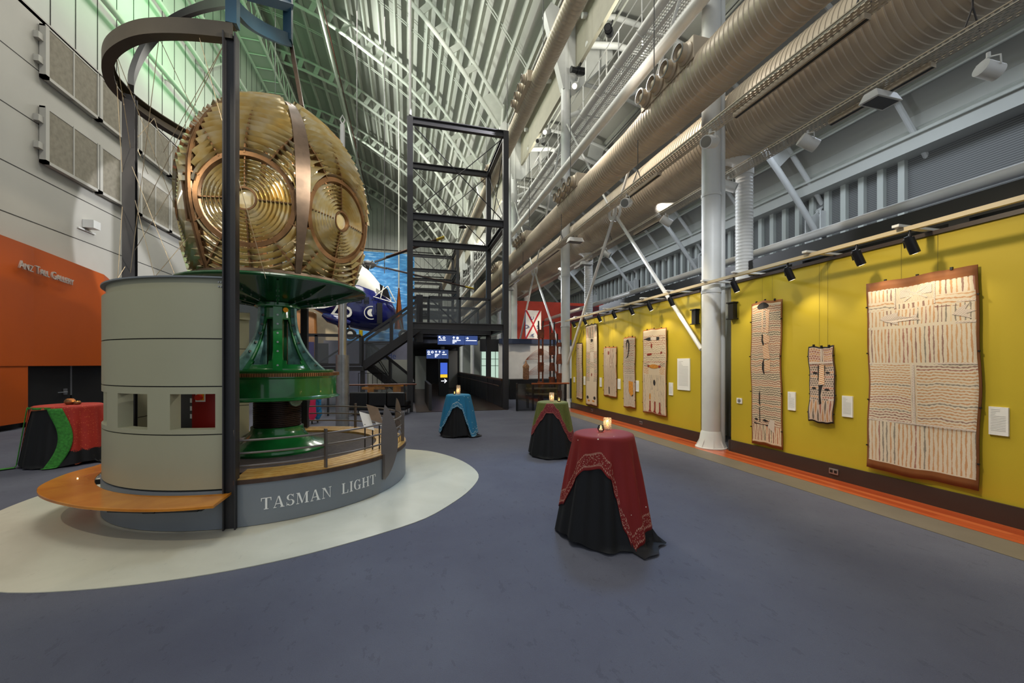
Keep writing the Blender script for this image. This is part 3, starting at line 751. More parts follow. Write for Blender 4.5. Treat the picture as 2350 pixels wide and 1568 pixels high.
def arcband(mb,r0,r1,z0,z1,a0,a1,n=90,m=0):
    vs=[];K=n+1
    for j in range(K):
        a=a0+(a1-a0)*j/n
        for r,z in ((r0,z0),(r1,z0),(r1,z1),(r0,z1)): vs.append((C0.x+r*math.cos(a),C0.y+r*math.sin(a),z))
    fs=[]
    for j in range(n):
        for i in range(4): fs.append((j*4+i,(j+1)*4+i,(j+1)*4+(i+1)%4,j*4+(i+1)%4))
    if abs(abs(a1-a0)-2*PI)>1e-4: fs+=[(0,1,2,3),(n*4+3,n*4+2,n*4+1,n*4)]
    return mb.add(vs,fs,m)
aR0=aPost+.012; aR1=aPost+2*PI-math.radians(110)
arcband(MB(),1.70,R0,.012,.455,aR0,aW1+2*PI,120).build('plinth',M['drum_grey'],tl,smooth=30)
arcband(MB(),1.68,R0-.005,.008,.40,aPost-.012-2*PI+0,aW1-.1-2*PI+2*PI-0,120).build('plinth',M['drum_grey'],tl,smooth=30) if False else None
# plinth below the curved wall
arcband(MB(),1.66,R0-.002,.012,.40,aW1,aPost-.012,90).build('plinth',M['drum_grey'],tl,smooth=30)
arcband(MB(),1.72,R0+.012,.452,.497,aR0,aW1+2*PI,120).build('edge_band',M['brown_band'],tl,smooth=30)
for k in range(26):
    a=aR0+.05+k*.14; p=P(a,R0+.014,.474); 
    if k%2==0: pass
for i,(r0,r1) in enumerate(((1.36,1.44),(1.45,1.53),(1.54,1.62),(1.63,1.71),(1.72,1.80))):
    arcband(MB(),r0,r1,.46,.505,aR0,aW1+2*PI-.01,120).build('deck_board',M['deck_wood'],tl,smooth=30)
MB().lathe([(0.001,.44),(1.36,.44),(1.36,.47),(0.001,.47)],(C0.x,C0.y,0),64).build('platform_floor',M['carpet_plat'],tl)
# --- lettering on the plinth
def stroke_letter(ch):
    Hh=1.0; T=.19; t=.055; sf=.05; o=[]
    def rect(x0,y0,x1,y1): o.append([(x0,y0),(x1,y0),(x1,y1),(x0,y1)])
    def quad(*p): o.append(list(p))
    def arc(cx,cy,rx,ry,a0,a1,w0,w1,n=10):
        for i in range(n):
            A0=math.radians(a0+(a1-a0)*i/n); A1=math.radians(a0+(a1-a0)*(i+1)/n)
            f0=abs(math.cos(A0)); f1=abs(math.cos(A1)); wa=w0+(w1-w0)*f0; wb=w0+(w1-w0)*f1
            o.append([(cx+(rx-wa)*math.cos(A0),cy+(ry-wa*.6)*math.sin(A0)),(cx+rx*math.cos(A0),cy+ry*math.sin(A0)),(cx+rx*math.cos(A1),cy+ry*math.sin(A1)),(cx+(rx-wb)*math.cos(A1),cy+(ry-wb*.6)*math.sin(A1))])
    if ch=='T':
        rect(.36,0,.36+T,1); rect(.25,0,.66,sf); rect(0,.94,.91,1); quad((0,.72),(.05,.72),(.09,.96),(0,.96)); quad((.86,.72),(.91,.72),(.91,.96),(.82,.96)); w=.91
    elif ch=='A':
        quad((.06,0),(.12,0),(.46,.92),(.42,1)); quad((.42,1),(.56,1),(.92,0),(.70,0)); rect(.22,.3,.66,.36); rect(0,0,.28,sf); rect(.6,0,1.0,sf); w=1.0
    elif ch=='S':
        arc(.37,.73,.33,.27,30,270,t,.17,14); arc(.37,.27,.37,.27,90,-150,t,.19,14); rect(.63,.70,.67,1.0); rect(.02,0,.06,.32); w=.75
    elif ch=='M':
        rect(.1,0,.15,1); quad((.1,1),(.32,1),(.62,.12),(.52,0)); quad((.52,0),(.60,.12),(.98,1),(.92,1)); rect(.9,0,.9+T,1); rect(0,0,.27,sf); rect(.8,0,1.2,sf); rect(0,.95,.3,1); rect(.9,.95,1.2,1); w=1.2
    elif ch=='N':
        rect(.12,0,.17,1); quad((.08,1),(.32,1),(.88,0),(.84,0)); quad((.32,1),(.33,.9),(.88,.0),(.7,.2)); rect(.84,0,.89,1); rect(0,0,.3,sf); rect(0,.95,.3,1); rect(.72,.95,1.0,1); quad((.62,.28),(.88,0),(.89,0),(.86,.1)); w=1.0
    elif ch=='L':
        rect(.1,0,.1+T,1); rect(0,.95,.4,1); rect(0,0,.74,sf); quad((.68,0),(.76,0),(.78,.3),(.73,.3)); w=.8
    elif ch=='I':
        rect(.1,0,.1+T,1); rect(0,.95,.4,1); rect(0,0,.4,sf); w=.4
    elif ch=='G':
        arc(.46,.5,.46,.5,48,312,t,.2,20); rect(.66,.02,.66+T,.42); rect(.56,.4,.96,.45); rect(.76,.68,.8,1.0); w=.96
    elif ch=='H':
        rect(.1,0,.1+T,1); rect(.75,0,.75+T,1); rect(.2,.48,.8,.54)
        for x in (0,.65): rect(x,.95,x+.4,1); rect(x,0,x+.4,sf)
        w=1.05
    return o,w
def place_word(word,a_start,a_end,z0,hgt,R):
    W=[]; tot=0
    for ch in word:
        o,w=stroke_letter(ch); W.append((o,w)); tot+=w+.16
    tot-=.16; arc=(a_end-a_start)*R; sc=arc/tot; x=0
    for (o,w),ch in zip(W,word):
        mb=MB()
        for pl in o:
            for rr in (0,):
                pts=[]
                for (u,v) in pl: 
                    a=a_start+(x+u)*sc/R; pts.append(P(a,R+.003,z0+v*hgt))
                n=Vector((math.cos(a_start+x*sc/R),math.sin(a_start+x*sc/R),0))
                mb.prism(pts,n*.004)
        mb.build('letter_'+ch.lower(),M['white_letter'],tl)
        x+=w+.16
def azf(px): return azi(px,R0)
place_word('TASMAN',azf(599),azf(760),.165,.122,R0)
place_word('LIGHT',azf(784),azf(861),.165,.122,R0)
# --- curved sage wall
wl=root('curved_wall',(C0.x,C0.y,0),'curved sage grey drum wall with square openings beside the lens','partition')
def wall_band(z0,z1,r0=1.66,r1=1.79,a0=None,a1=None,n=70,name='wall_panel',mt='wall_sage'):
    return arcband(MB(),r0,r1,z0,z1,aW1 if a0 is None else a0,aW0 if a1 is None else a1,n).build(name,M[mt],wl,smooth=30)
wall_band(.42,.972); wall_band(.984,1.03) if False else None
wall_band(1.474,1.948); wall_band(1.960,2.46)
arcband(MB(),1.67,1.775,.972,.984,aW1,aW0,70).build('shadow_gap',M['groove'],wl,smooth=30)
arcband(MB(),1.67,1.775,1.462,1.474,aW1,aW0,70).build('shadow_gap',M['groove'],wl,smooth=30)
arcband(MB(),1.67,1.775,1.948,1.960,aW1,aW0,70).build('shadow_gap',M['groove'],wl,smooth=30)
# band with openings
def az_(px): return azi(px,1.79)
op=[(az_(390),az_(494)),(az_(270),az_(338)),(az_(243)-.34,az_(245))]
for i in range(4): 
    a=op[1][0]-.62-i*.5-.1; 
mb=MB(); arcband(mb,1.66,1.79,.984,1.03,aW1,aW0,70); arcband(mb,1.66,1.79,1.392,1.462,aW1,aW0,70)
edges=sorted([o for o in op]+[(aW1+.45,aW1+.75)])
cur=aW1
for a,b in edges:
    if a>cur: arcband(mb,1.66,1.79,1.03,1.392,cur,a,24)
    cur=b
arcband(mb,1.66,1.79,1.03,1.392,cur,aW0,12)
mb.build('wall_panel',M['wall_sage'],wl,smooth=30)
arcband(MB(),1.60,1.755,2.46,2.575,aW1,aW0-.005,70).build('top_strip',M['wall_sage'],wl,smooth=30)
arcband(MB(),1.60,1.80,2.575,2.59,aW1,aW0-.005,70).build('top_flange',M['drum_grey'],wl,smooth=30)
b=MB()
for z in (2.495,2.54):
    for da in (.018,.03): p=P(aW0-da-.01,1.757,z); b.tube(p,p+Vector((math.cos(aW0),math.sin(aW0),0))*.008,.008,8)
b.each('bolt',M['bolt'],wl)
# red electrical cabinet inside
pc=P(az_(436),1.30,0)
t=root('electrical_cabinet',(pc.x,pc.y,.475),'dark red cabinet with rotary switch seen through the wall opening','cabinet')
an=az_(436); n=Vector((math.cos(an),math.sin(an),0)); tg=Vector((-n.y,n.x,0))
MB().beam(pc-tg*.24+Vector((0,0,.98)),pc+tg*.12+Vector((0,0,.98)),.2,1.0).build('body',M['red_inside'],t)
q=pc+n*.101-tg*.15+Vector((0,0,1.33)); MB().beam(q-tg*.05,q+tg*.05,.012,.1).build('switch_plate',M['paper'],t)
MB().tube(q+n*.006,q+n*.05,.032,16).build('switch_knob',[mat('switch_red','#d8280c',.4,0,0)],t,smooth=40)
MB().beam(q+n*.007-tg*.03,q+n*.007+tg*.04,.004,.07).build('switch_backing',[mat('switch_yellow','#f0b020',.4,0,0)],t)
pr_=P(az_(322),1.22,0); t=root('equipment_rack',(pr_.x,pr_.y,.475),'dark equipment rack with pale switches seen through the left wall opening','rack')
an=az_(300); n=Vector((math.cos(an),math.sin(an),0)); tg=Vector((-n.y,n.x,0))
MB().beam(pr_-tg*.25+Vector((0,0,.95)),pr_+tg*.25+Vector((0,0,.95)),.12,.95).build('rack_body',M['steel_dark'],t)
for k in range(3): q=pr_+n*.062+tg*.04+Vector((0,0,1.1+.09*k)); MB().beam(q-tg*.03,q+tg*.05,.01,.05).build('switch',M['paper'],t)
# --- bench
bn=root('curved_bench',(C0.x,C0.y,0),'honey plywood bench curving around the grey wall base','bench')
bo=[(490,1160),(400,1167),(300,1168.5),(200,1163),(140,1153),(100,1141),(84,1128),(95,1112),(150,1088),(215,1070)]
bp=[atZ(x,y,.385) for x,y in bo]; 
def samp(pts,n):
    out=[]; 
    for i in range(len(pts)-1):
        for k in range(n):
            t=k/n; p0=pts[max(0,i-1)];p1=pts[i];p2=pts[i+1];p3=pts[min(len(pts)-1,i+2)]
            out.append(.5*((2*p1)+(p2-p0)*t+(2*p0-5*p1+4*p2-p3)*t*t+(3*p1-p0-3*p2+p3)*t**3))
    out.append(pts[-1]); return out
bp=samp(bp,5); a_end=math.atan2(bp[-1].y-C0.y,bp[-1].x-C0.x); 
ta=a_end if a_end<0 else a_end-2*PI
# carry the bench on behind the wall
last=bp[-1]; rl=math.hypot(last.x-C0.x,last.y-C0.y)
for k in range(1,9): bp.append(P(ta-k*.09,rl+(.0)*k,.385))
corner=atZ(533,1128,.385)
inner=[P(azi(525,1.84)-k*((azi(525,1.84)-(ta-.72))/40),1.84 if k<38 else 1.84,.385) for k in range(41)]
poly=[corner]+[Vector(p) for p in bp]+inner[::-1]
mb=MB(); mb.prism([p-Vector((0,0,.03)) for p in poly],(0,0,.03))
mb.build('seat_board',M['bench_wood'],bn,bevel=.01)
# steel brackets under the bench
for px in (500,420,300,180):
    a=azi(max(px,240),1.8) if px>240 else azi(240,1.8)-.3
    p0=P(a,1.80,.325); p1=P(a-.02,2.08,.325)
    MB().beam(p0,p1,.05,.05).beam(p1,p1+ (P(a-.25,2.08,.325)-P(a-.02,2.08,.325)),.03,.05).build('bracket',M['black'],bn)
# --- lens frame : posts, rings and wires
fr=root('lantern_frame',(C0.x,C0.y,0),'tall charcoal steel frame with curved ring beams around the lens','steel frame')
pf=atD(530,HY,4.085); pf=Vector((pf.x,pf.y,0))
nf=(pf-Vector((C0.x,C0.y,0))).normalized()
def hpost(x,y,z0,z1,n,w=.115,d=.12,name='post'):
    nn=Vector(n); tt=Vector((-nn.y,nn.x,0)); mb=MB(); c=Vector((x,y,0)); T=.012
    up=nn
    mb.beam(c-tt*(w/2-T/2)+Vector((0,0,z0)),c-tt*(w/2-T/2)+Vector((0,0,z1)),T,d,up); mb.beam(c+tt*(w/2-T/2)+Vector((0,0,z0)),c+tt*(w/2-T/2)+Vector((0,0,z1)),T,d,up); mb.beam(c+Vector((0,0,z0)),c+Vector((0,0,z1)),w-2*T,T,up)
    return mb.build(name,M['charcoal'],fr)
hpost(pf.x,pf.y,.01,5.07,nf)
pb=atD(298,HY,5.02); hpost(pb.x,pb.y,.012,5.07,(Vector((pb.x,pb.y,0))-Vector((C0.x,C0.y,0))).normalized())
p3=P(azi(699,1.66,True),1.66); hpost(p3.x,p3.y,.51,5.5,(p3-Vector((C0.x,C0.y,0))).normalized())
ring=[(539,69),(500,64),(433,58),(369,57),(320,63),(280,80),(254,104),(247,135),(256,170),(278,198),(300,220),(340,250),(390,282),(439,309),(500,338),(560,352)]
# ring drawn at the level of its lower flange
rg=[atZ(x,y+10,5.10) for x,y in ring]; rg=samp(rg,4)
Cp=[(-.05,-.08),(.05,-.08),(.05,-.068),(-.038,-.068),(-.038,.068),(.05,.068),(.05,.08),(-.05,.08)]
M['ring_lit']=mat('lit_charcoal_steel','#4c463c',.45,.2,.08)  # frame steel tinted browner: warm light on the ring painted into its colour
MB().sweep(rg,Cp).build('ring_beam',M['ring_lit'],fr,smooth=35)
# upper arc rising behind
up=[(300,205,5.1),(303,175,5.35),(322,128,5.7),(352,86,6.0),(400,45,6.1),(450,22,5.9),(500,8,5.3),(530,2,4.5)]
MB().sweep(samp([atD(x,y,D) for x,y,D in up],4),[(-.03,-.06),(.03,-.06),(.03,.06),(-.03,.06)]).build('ring_beam',M['charcoal'],fr,smooth=35)
M['bluegrey']=mat('blue_grey_steel','#35586c',.4,.1,.05)
ub=[(534,8,4.2),(560,38,4.4),(590,60,4.7),(625,78,5.0),(662,92,5.4)]
MB().sweep(samp([atD(x,y,D) for x,y,D in ub],4),[(-.03,-.075),(.03,-.075),(.03,.075),(-.03,.075)]).build('ring_beam',M['bluegrey'],fr,smooth=35)
MB().beam(atD(534,60,4.1),atD(534,-120,4.1),.1,.1,nf).build('upper_post',M['bluegrey'],fr)
MB().beam(atD(661,95,5.4),atD(661,-60,5.4),.1,.1,nf).build('upper_post',M['bluegrey'],fr)
MB().beam(atD(560,-16,4.6),atD(664,14,5.4),.1,.1,nf).build('upper_beam',M['bluegrey'],fr)
a_,b_=atD(668,100,5.5),atD(694,248,5.5)
MB().beam(a_,b_,.045,.11,nf).build('strap',M['bronze_dark'],fr)
M['wire']=mat('stay_wire','#b5a68c',.4,.6,0)
wires=[((457,84,4.05),(610,640,4.2)),((365,86,4.1),(298,636,5.0)),((365,86,4.1),(480,330,4.9)),((516,98,4.1),(375,350,5.3)),((516,98,4.1),(330,480,5.1)),((266,122,4.3),(300,345,5.0)),((266,122,4.3),(410,500,5.3)),((268,186,4.7),(283,440,5.0)),((283,440,5.0),(270,640,4.7)),((354,271,5.4),(290,345,5.1)),((354,271,5.4),(470,640,5.3)),((290,350,5.0),(405,640,4.9)),((430,375,5.5),(270,640,4.9)),((340,400,5.2),(310,330,5.1)),((355,636,4.2),(470,500,5.2)),((355,636,4.2),(310,460,5.0))]
for i,(a,b) in enumerate(wires):
    MB().tube(atD(*a),atD(*b),.0032,5).build('stay_wire',M['wire'],fr)
# =============================================================== LENS
lp=root('fresnel_lens',(C0.x,C0.y,2.82),'huge golden lighthouse lens of ringed glass prisms in bronze frames','lighthouse lens')
PROF=[(2.80,.97),(3.0,1.04),(3.26,1.11),(3.5,1.17),(3.66,1.195),(3.85,1.205),(4.1,1.20),(4.3,1.17),(4.52,1.10),(4.75,.99),(4.95,.85),(5.13,.68),(5.25,.50),(5.31,.36)]
qs=[0]; 
for i in range(1,len(PROF)): qs.append(qs[-1]+math.hypot(PROF[i][0]-PROF[i-1][0],PROF[i][1]-PROF[i-1][1]))
def prof(q):
    q=max(0,min(qs[-1]-1e-6,q))
    for i in range(len(qs)-1):
        if q<=qs[i+1]:
            f=(q-qs[i])/(qs[i+1]-qs[i]); z=PROF[i][0]*(1-f)+PROF[i+1][0]*f; r=PROF[i][1]*(1-f)+PROF[i+1][1]*f; return z,r
QE=0.0
for i in range(len(PROF)):
    if abs(PROF[i][0]-3.66)<1e-6: QE=qs[i]
toCam=math.atan2(-C0.y,-C0.x)
NP=6
def lens_pt(psi,s,q,h=0.0):
    z,r=prof(q); w=r*math.sin(PI/NP); apo=r*math.cos(PI/NP); f=max(-1.2,min(1.2,s/w))
    n=Vector((math.cos(psi),math.sin(psi),0)); t=Vector((-math.sin(psi),math.cos(psi),0))
    b=(r-apo)*.35*(1-f*f)
    z2,r2=prof(q+.02); z1,r1_=prof(q-.02); sl=Vector((0,0,0)); L=math.hypot(z2-z1,r2-r1_) or 1
    no=(n*((z2-z1)/L)-Vector((0,0,1))*((r2-r1_)/L)); no.normalize()
    return Vector((C0.x,C0.y,z))+n*(apo+b)+t*s+no*h
def halfw(q): return prof(q)[1]*math.sin(PI/NP)
tg_=NT('prism_glass')
def prism_material():
    t=NT('prism_glass'); t.n.remove(t.b)
    v=t.coord(); nz=t.noise(5,v,detail=2,rough=.5); nz2=t.noise(2.2,v,detail=2)
    c=t.ramp(nz,[(.3,lin('#e6cc84')),(.5,lin('#f4e4ae')),(.68,lin('#fffae6'))])
    tr=t.new('ShaderNodeBsdfTransparent'); t.lk(c,tr.inputs[0])
    gl=t.new('ShaderNodeBsdfGlossy'); gl.inputs['Roughness'].default_value=.08; gl.inputs[0].default_value=(1,.95,.82,1)
    tl_=t.new('ShaderNodeBsdfTranslucent'); t.lk(c,tl_.inputs[0])
    df=t.new('ShaderNodeBsdfDiffuse'); t.lk(c,df.inputs[0])
    m1=t.new('ShaderNodeMixShader'); m1.inputs[0].default_value=.5; t.lk(tl_.outputs[0],m1.inputs[1]); t.lk(df.outputs[0],m1.inputs[2])
    m2=t.new('ShaderNodeMixShader'); m2.inputs[0].default_value=.38; t.lk(m1.outputs[0],m2.inputs[1]); t.lk(tr.outputs[0],m2.inputs[2])
    fr_=t.new('ShaderNodeFresnel'); fr_.inputs[0].default_value=2.2
    m3=t.new('ShaderNodeMixShader'); t.lk(t.m('ADD',fr_.outputs[0],.16),m3.inputs[0]); t.lk(m2.outputs[0],m3.inputs[1]); t.lk(gl.outputs[0],m3.inputs[2])
    t.lk(m3.outputs[0],t.out.inputs[0]); return t.mat
bpy.data.materials.remove(tg_.mat); M['prism']=prism_material()
QMAX=qs[-1]
def ring_prism(mb,psi,rho,dr,hh,a0=0,a1=360,margin=.03):
    # triangular-section arcs, concentric about the bull's-eye, cut off by the panel edges
    step=3.0 if rho>.3 else 6.0; n=int((a1-a0)/step); cur=[]; runs=[]
    for k in range(n+1):
        a=math.radians(a0+k*(a1-a0)/n); s=rho*math.cos(a); q=QE+rho*math.sin(a)
        ok=(0.02<q<QMAX-.02) and abs(s)<halfw(q)-margin
        if ok: cur.append((s,q,a))
        else:
            if len(cur)>1: runs.append(cur)
            cur=[]
    if len(cur)>1: runs.append(cur)
    for run in runs:
        vs=[];N=len(run)
        for (s,q,a) in run:
            ds,dq=math.cos(a),math.sin(a)
            vs.append(lens_pt(psi,s-ds*dr*.5,q-dq*dr*.5,-.02)); vs.append(lens_pt(psi,s+ds*dr*.42,q+dq*dr*.42,-.02)); vs.append(lens_pt(psi,s-ds*dr*.34,q-dq*dr*.34,hh))
        fs=[]
        for k in range(N-1):
            for i in range(3): fs.append((k*3+i,(k+1)*3+i,(k+1)*3+(i+1)%3,k*3+(i+1)%3))
        fs+=[(0,1,2),((N-1)*3+2,(N-1)*3+1,(N-1)*3)]
        mb.add(vs,fs)
Rb=.50
for p in range(NP):
    psi=toCam+math.radians(-17.5+p*60+ (0))   # sign: image-right is positive angle about +Z
    pan=MB()
    # outer frame: ribs along both edges
    def strip(sfun,q0,q1,w,h,n=26,h0=-.05):
        pts=[]
        vs=[]
        for k in range(n+1):
            q=q0+(q1-q0)*k/n; s=sfun(q)
            vs+= [lens_pt(psi,s-w/2,q,h0),lens_pt(psi,s+w/2,q,h0),lens_pt(psi,s+w/2,q,h),lens_pt(psi,s-w/2,q,h)]
        fs=[]
        for k in range(n):
            for i in range(4): fs.append((k*4+i,(k+1)*4+i,(k+1)*4+(i+1)%4,k*4+(i+1)%4))
        fs+=[(0,1,2,3),(n*4+3,n*4+2,n*4+1,n*4)]
        pan.add(vs,fs)
    strip(lambda q:halfw(q)-.012,0.0,QMAX-.01,.035,.035); strip(lambda q:-halfw(q)+.012,0.0,QMAX-.01,.035,.035)
    # bull's-eye frame
    vs=[];n=60
    for k in range(n):
        a=2*PI*k/n
        for rr,h in ((Rb-.0,-.03),(Rb+.055,-.03),(Rb+.055,.045),(Rb,.045)):
            vs.append(lens_pt(psi,rr*math.cos(a),QE+rr*math.sin(a),h))
    fs=[]
    for k in range(n):
        for i in range(4): fs.append((k*4+i,((k+1)%n)*4+i,((k+1)%n)*4+(i+1)%4,k*4+(i+1)%4))
    pan.add(vs,fs)
    vs=[]
    for k in range(24):
        a=2*PI*k/24
        for rr,h in ((.115,-.01),(.135,-.01),(.135,.05),(.115,.05)): vs.append(lens_pt(psi,rr*math.cos(a),QE+rr*math.sin(a),h))
    pan.add(vs,[(k*4+i,((k+1)%24)*4+i,((k+1)%24)*4+(i+1)%4,k*4+(i+1)%4) for k in range(24) for i in range(4)])
    def radial(deg,r0,r1,w=.018,h=.05):
        a=math.radians(deg); vs=[];n=14; pts=[]
        for k in range(n+1):
            rho=r0+(r1-r0)*k/n; s=rho*math.cos(a); q=QE+rho*math.sin(a)
            if not(0<q<QMAX) or abs(s)>halfw(q): break
            pts.append((s,q))
        if len(pts)<2: return
        ta,tb=-math.sin(a)*w/2,math.cos(a)*w/2
        for s,q in pts:
            vs+=[lens_pt(psi,s-ta,q-tb,-.04),lens_pt(psi,s+ta,q+tb,-.04),lens_pt(psi,s+ta,q+tb,h),lens_pt(psi,s-ta,q-tb,h)]
        N=len(pts); fs=[(k*4+i,(k+1)*4+i,(k+1)*4+(i+1)%4,k*4+(i+1)%4) for k in range(N-1) for i in range(4)]+[(0,1,2,3),(N*4-1,N*4-2,N*4-3,N*4-4)]
        pan.add(vs,fs)
    for dg in (0,90,180,270): radial(dg,.13,Rb,.012,.03)
    for dg in (90,60,26,0,-26,-58,-90,-122,-154,180,154,120): radial(dg,Rb+.03,1.9)
    pf_=pan.build('lens_frame',M['bronze'],lp,smooth=35)
    g=MB()
    rho=.13; 
    while rho<Rb-.02: ring_prism(g,psi,rho+.02,.038,.042); rho+=.045
    vs=[lens_pt(psi,0,QE,.035)]+[lens_pt(psi,.11*math.cos(2*PI*k/24),QE+.11*math.sin(2*PI*k/24),.0) for k in range(24)]
    g.add(vs,[(0,1+k,1+(k+1)%24) for k in range(24)])
    g.build('bullseye',M['prism'],pf_,smooth=25)
    g=MB(); rho=Rb+.10
    while rho<1.85: ring_prism(g,psi,rho,.066,.085); rho+=.078
    g.build('outer_prisms',M['prism'],pf_,smooth=25)
# crown and foot rings, front strap, added glow bulb
MB().lathe([(.34,5.29),(.39,5.29),(.39,5.33),(.05,5.36),(.001,5.36)],(C0.x,C0.y,0),30).build('crown_ring',M['bronze_dark'],lp,smooth=30)
MB().lathe([(.88,2.805),(1.03,2.805),(1.03,2.86),(.95,2.88),(.88,2.88)],(C0.x,C0.y,0),48).build('foot_ring',M['bronze_dark'],lp,smooth=30)
psi0=toCam+math.radians(-17.5+30)
mb=MB(); n=24; vs=[]
nn=Vector((math.cos(psi0),math.sin(psi0),0)); tt=Vector((-math.sin(psi0),math.cos(psi0),0))
for k in range(n+1):
    f=k/n; q=.05+(QMAX-.1)*f; z,r=prof(q); w=.03+.055*math.sin(PI*min(1,f*.9+.05))**1.0*(1 if f>.3 else .35+f*2.1)
    for s,h in ((-w,.0),(w,.0),(w,.02),(-w,.02)):
        vs.append(Vector((C0.x,C0.y,z))+nn*(r+.03+h)+tt*s)
mb.add(vs,[(k*4+i,(k+1)*4+i,(k+1)*4+(i+1)%4,k*4+(i+1)%4) for k in range(n) for i in range(4)]+[(0,1,2,3),(n*4+3,n*4+2,n*4+1,n*4)])
mb.build('strap',M['bronze_dark'],lp,smooth=35)
MB().tube((C0.x,C0.y,2.8),(C0.x,C0.y,4.1),.06,14).build('added_bulb_stem',M['bronze_dark'],lp,smooth=40)
MB().lathe([(.001,0),(.07,.02),(.09,.12),(.05,.25),(.001,.28)],(C0.x,C0.y,4.08),16).build('added_bulb',[emat('added_bulb_glow','#ffd69a',6)],lp,smooth=60)  # invented bulb, put in so the prisms glow from within
# =============================================================== REVOLVING PEDESTAL
pd=root('lens_pedestal',(C0.x,C0.y,.47),'glossy dark green cast iron pedestal carrying the lens','pedestal')
L=lambda pr,nm,mt,n=64,sm=35: MB().lathe(pr,(C0.x,C0.y,0),n).build(nm,M[mt],pd,smooth=sm)
L([(.001,.47),(.66,.47),(.67,.50),(.655,.53),(.60,.55),(.50,.58),(.42,.63),(.36,.70),(.335,.76),(.335,.80),(.33,.805)],'base_flare','green')
L([(.33,.80)]+[x for k in range(16) for x in ((.292,.81+k*.026),(.305,.816+k*.026),(.305,.828+k*.026),(.292,.834+k*.026))]+[(.29,1.24)],'cable_drum','rope_drum')
L([(.001,1.20),(.78,1.205),(.83,1.215),(.835,1.225),(.80,1.24),(.785,1.26),(.785,1.50),(.80,1.515),(.80,1.53),(.001,1.53)],'turntable_drum','green')
mb=MB()
for k in range(180):
    a=k*2*PI/180; a2=a+2*PI/180*.55
    mb.add([P(a,.79,1.53),P(a2,.79,1.53),P(a2,.825,1.53),P(a,.825,1.53),P(a,.79,1.575),P(a2,.79,1.575),P(a2,.825,1.575),P(a,.825,1.575)],[(0,3,2,1),(4,5,6,7),(0,1,5,4),(1,2,6,5),(2,3,7,6),(3,0,4,7)])
mb.lathe([(.5,1.53),(.805,1.53),(.805,1.575),(.5,1.575)],(C0.x,C0.y,0),64)
mb.build('gear_ring',M['gear'],pd)
L([(.5,1.575),(.745,1.575),(.755,1.60),(.74,1.615),(.001,1.62)],'deck_plate','green')
# cone shell with arched slots
def cone_r(z): 
    f=(z-1.6)/(2.52-1.6); return .20+.30*(1-f)**2.2
nA,nZ=144,34; keep=MB(); vs=[]
fins=6; fa0=toCam+math.radians(0)
def slot(a,z):
    rel=((a-fa0)/(2*PI/fins))%1.0; d=abs(rel-.5); hw=.29+.06*(1-(z-1.6)/.9)
    return 1.68<z<2.34 and d<hw*(1-max(0,(z-2.2)/.2)**2*.9) and not (z<1.74 and d>hw*.7)
for i in range(nA):
    for j in range(nZ):
        a=fa0+2*PI*i/nA; a2=fa0+2*PI*(i+1)/nA; z=1.61+(2.52-1.61)*j/nZ; z2=1.61+(2.52-1.61)*(j+1)/nZ
        if slot((a+a2)/2,(z+z2)/2): continue
        for (rr) in (0,):
            keep.add([P(a,cone_r(z),z),P(a2,cone_r(z),z),P(a2,cone_r(z2),z2),P(a,cone_r(z2),z2)],[(0,1,2,3)])
o=keep.build('cone_shell',M['green'],pd,fix=False)
import bmesh as _bm
b=_bm.new(); b.from_mesh(o.data); _bm.ops.remove_doubles(b,verts=b.verts,dist=.0005); _bm.ops.recalc_face_normals(b,faces=b.faces); b.to_mesh(o.data); b.free()
o.data.polygons.foreach_set('use_smooth',[True]*len(o.data.polygons)); md=o.modifiers.new('s','SOLIDIFY'); md.thickness=.03; md.offset=-1
L([(.14,1.62),(.14,2.5)],'inner_tube','green_dark',24)
for k in range(fins):
    a=fa0+k*2*PI/fins; n=Vector((math.cos(a),math.sin(a),0)); t=Vector((-n.y,n.x,0)); c=Vector((C0.x,C0.y,0))
    prof_=[]
    for j in range(15):
        f=j/14; z=1.615+.90*f; prof_.append((z,.245+.42*(1-f)**2.6))
    pts=[c+n*.16+Vector((0,0,1.615))]+[c+n*r+Vector((0,0,z)) for z,r in prof_]+[c+n*.16+Vector((0,0,2.515))]
    MB().prism([p-t*.018 for p in pts],t*.036).build('fin',M['green_edge'] if k in(1,2,4,5) else M['green'],pd)
    # edge flange of the fin (wide worn face with bolts)
    vs=[]
    for z,r in prof_:
        FW=.055 if k in (0,3) else .03
        for s,h in ((-FW,0),(FW,0),(FW,.015),(-FW,.015)): vs.append(c+n*(r+h)+t*s+Vector((0,0,z)))
    N=len(prof_)
    fl=MB().add(vs,[(q*4+i,(q+1)*4+i,(q+1)*4+(i+1)%4,q*4+(i+1)%4) for q in range(N-1) for i in range(4)]+[(0,1,2,3),(N*4-1,N*4-2,N*4-3,N*4-4)])
    fo=fl.build('fin_flange',M['green_edge'] if k in(1,5,2,4) else M['green'],pd,smooth=35)
    bb=MB()
    for q in (1,4,6,8,10,12):
        z,r=prof_[q]; pp=c+n*(r+.012)+Vector((0,0,z)); bb.tube(pp,pp+n*.014,.014,6) if k in (0,3) else bb.tube(pp-n*.035-t*.045,pp-n*.035+t*.045,.016,8)
    bb.each('bolt',M['bolt'],fo)
L([(.001,2.50),(.27,2.50),(.29,2.51),(.29,2.56),(.27,2.57),(.001,2.57)],'collar','green')
L([(.24,2.56),(.30,2.57),(.7,2.64),(1.12,2.735),(1.20,2.745),(1.215,2.765),(1.20,2.785),(1.17,2.79),(1.15,2.80),(.001,2.80)],'dish','green_dark')
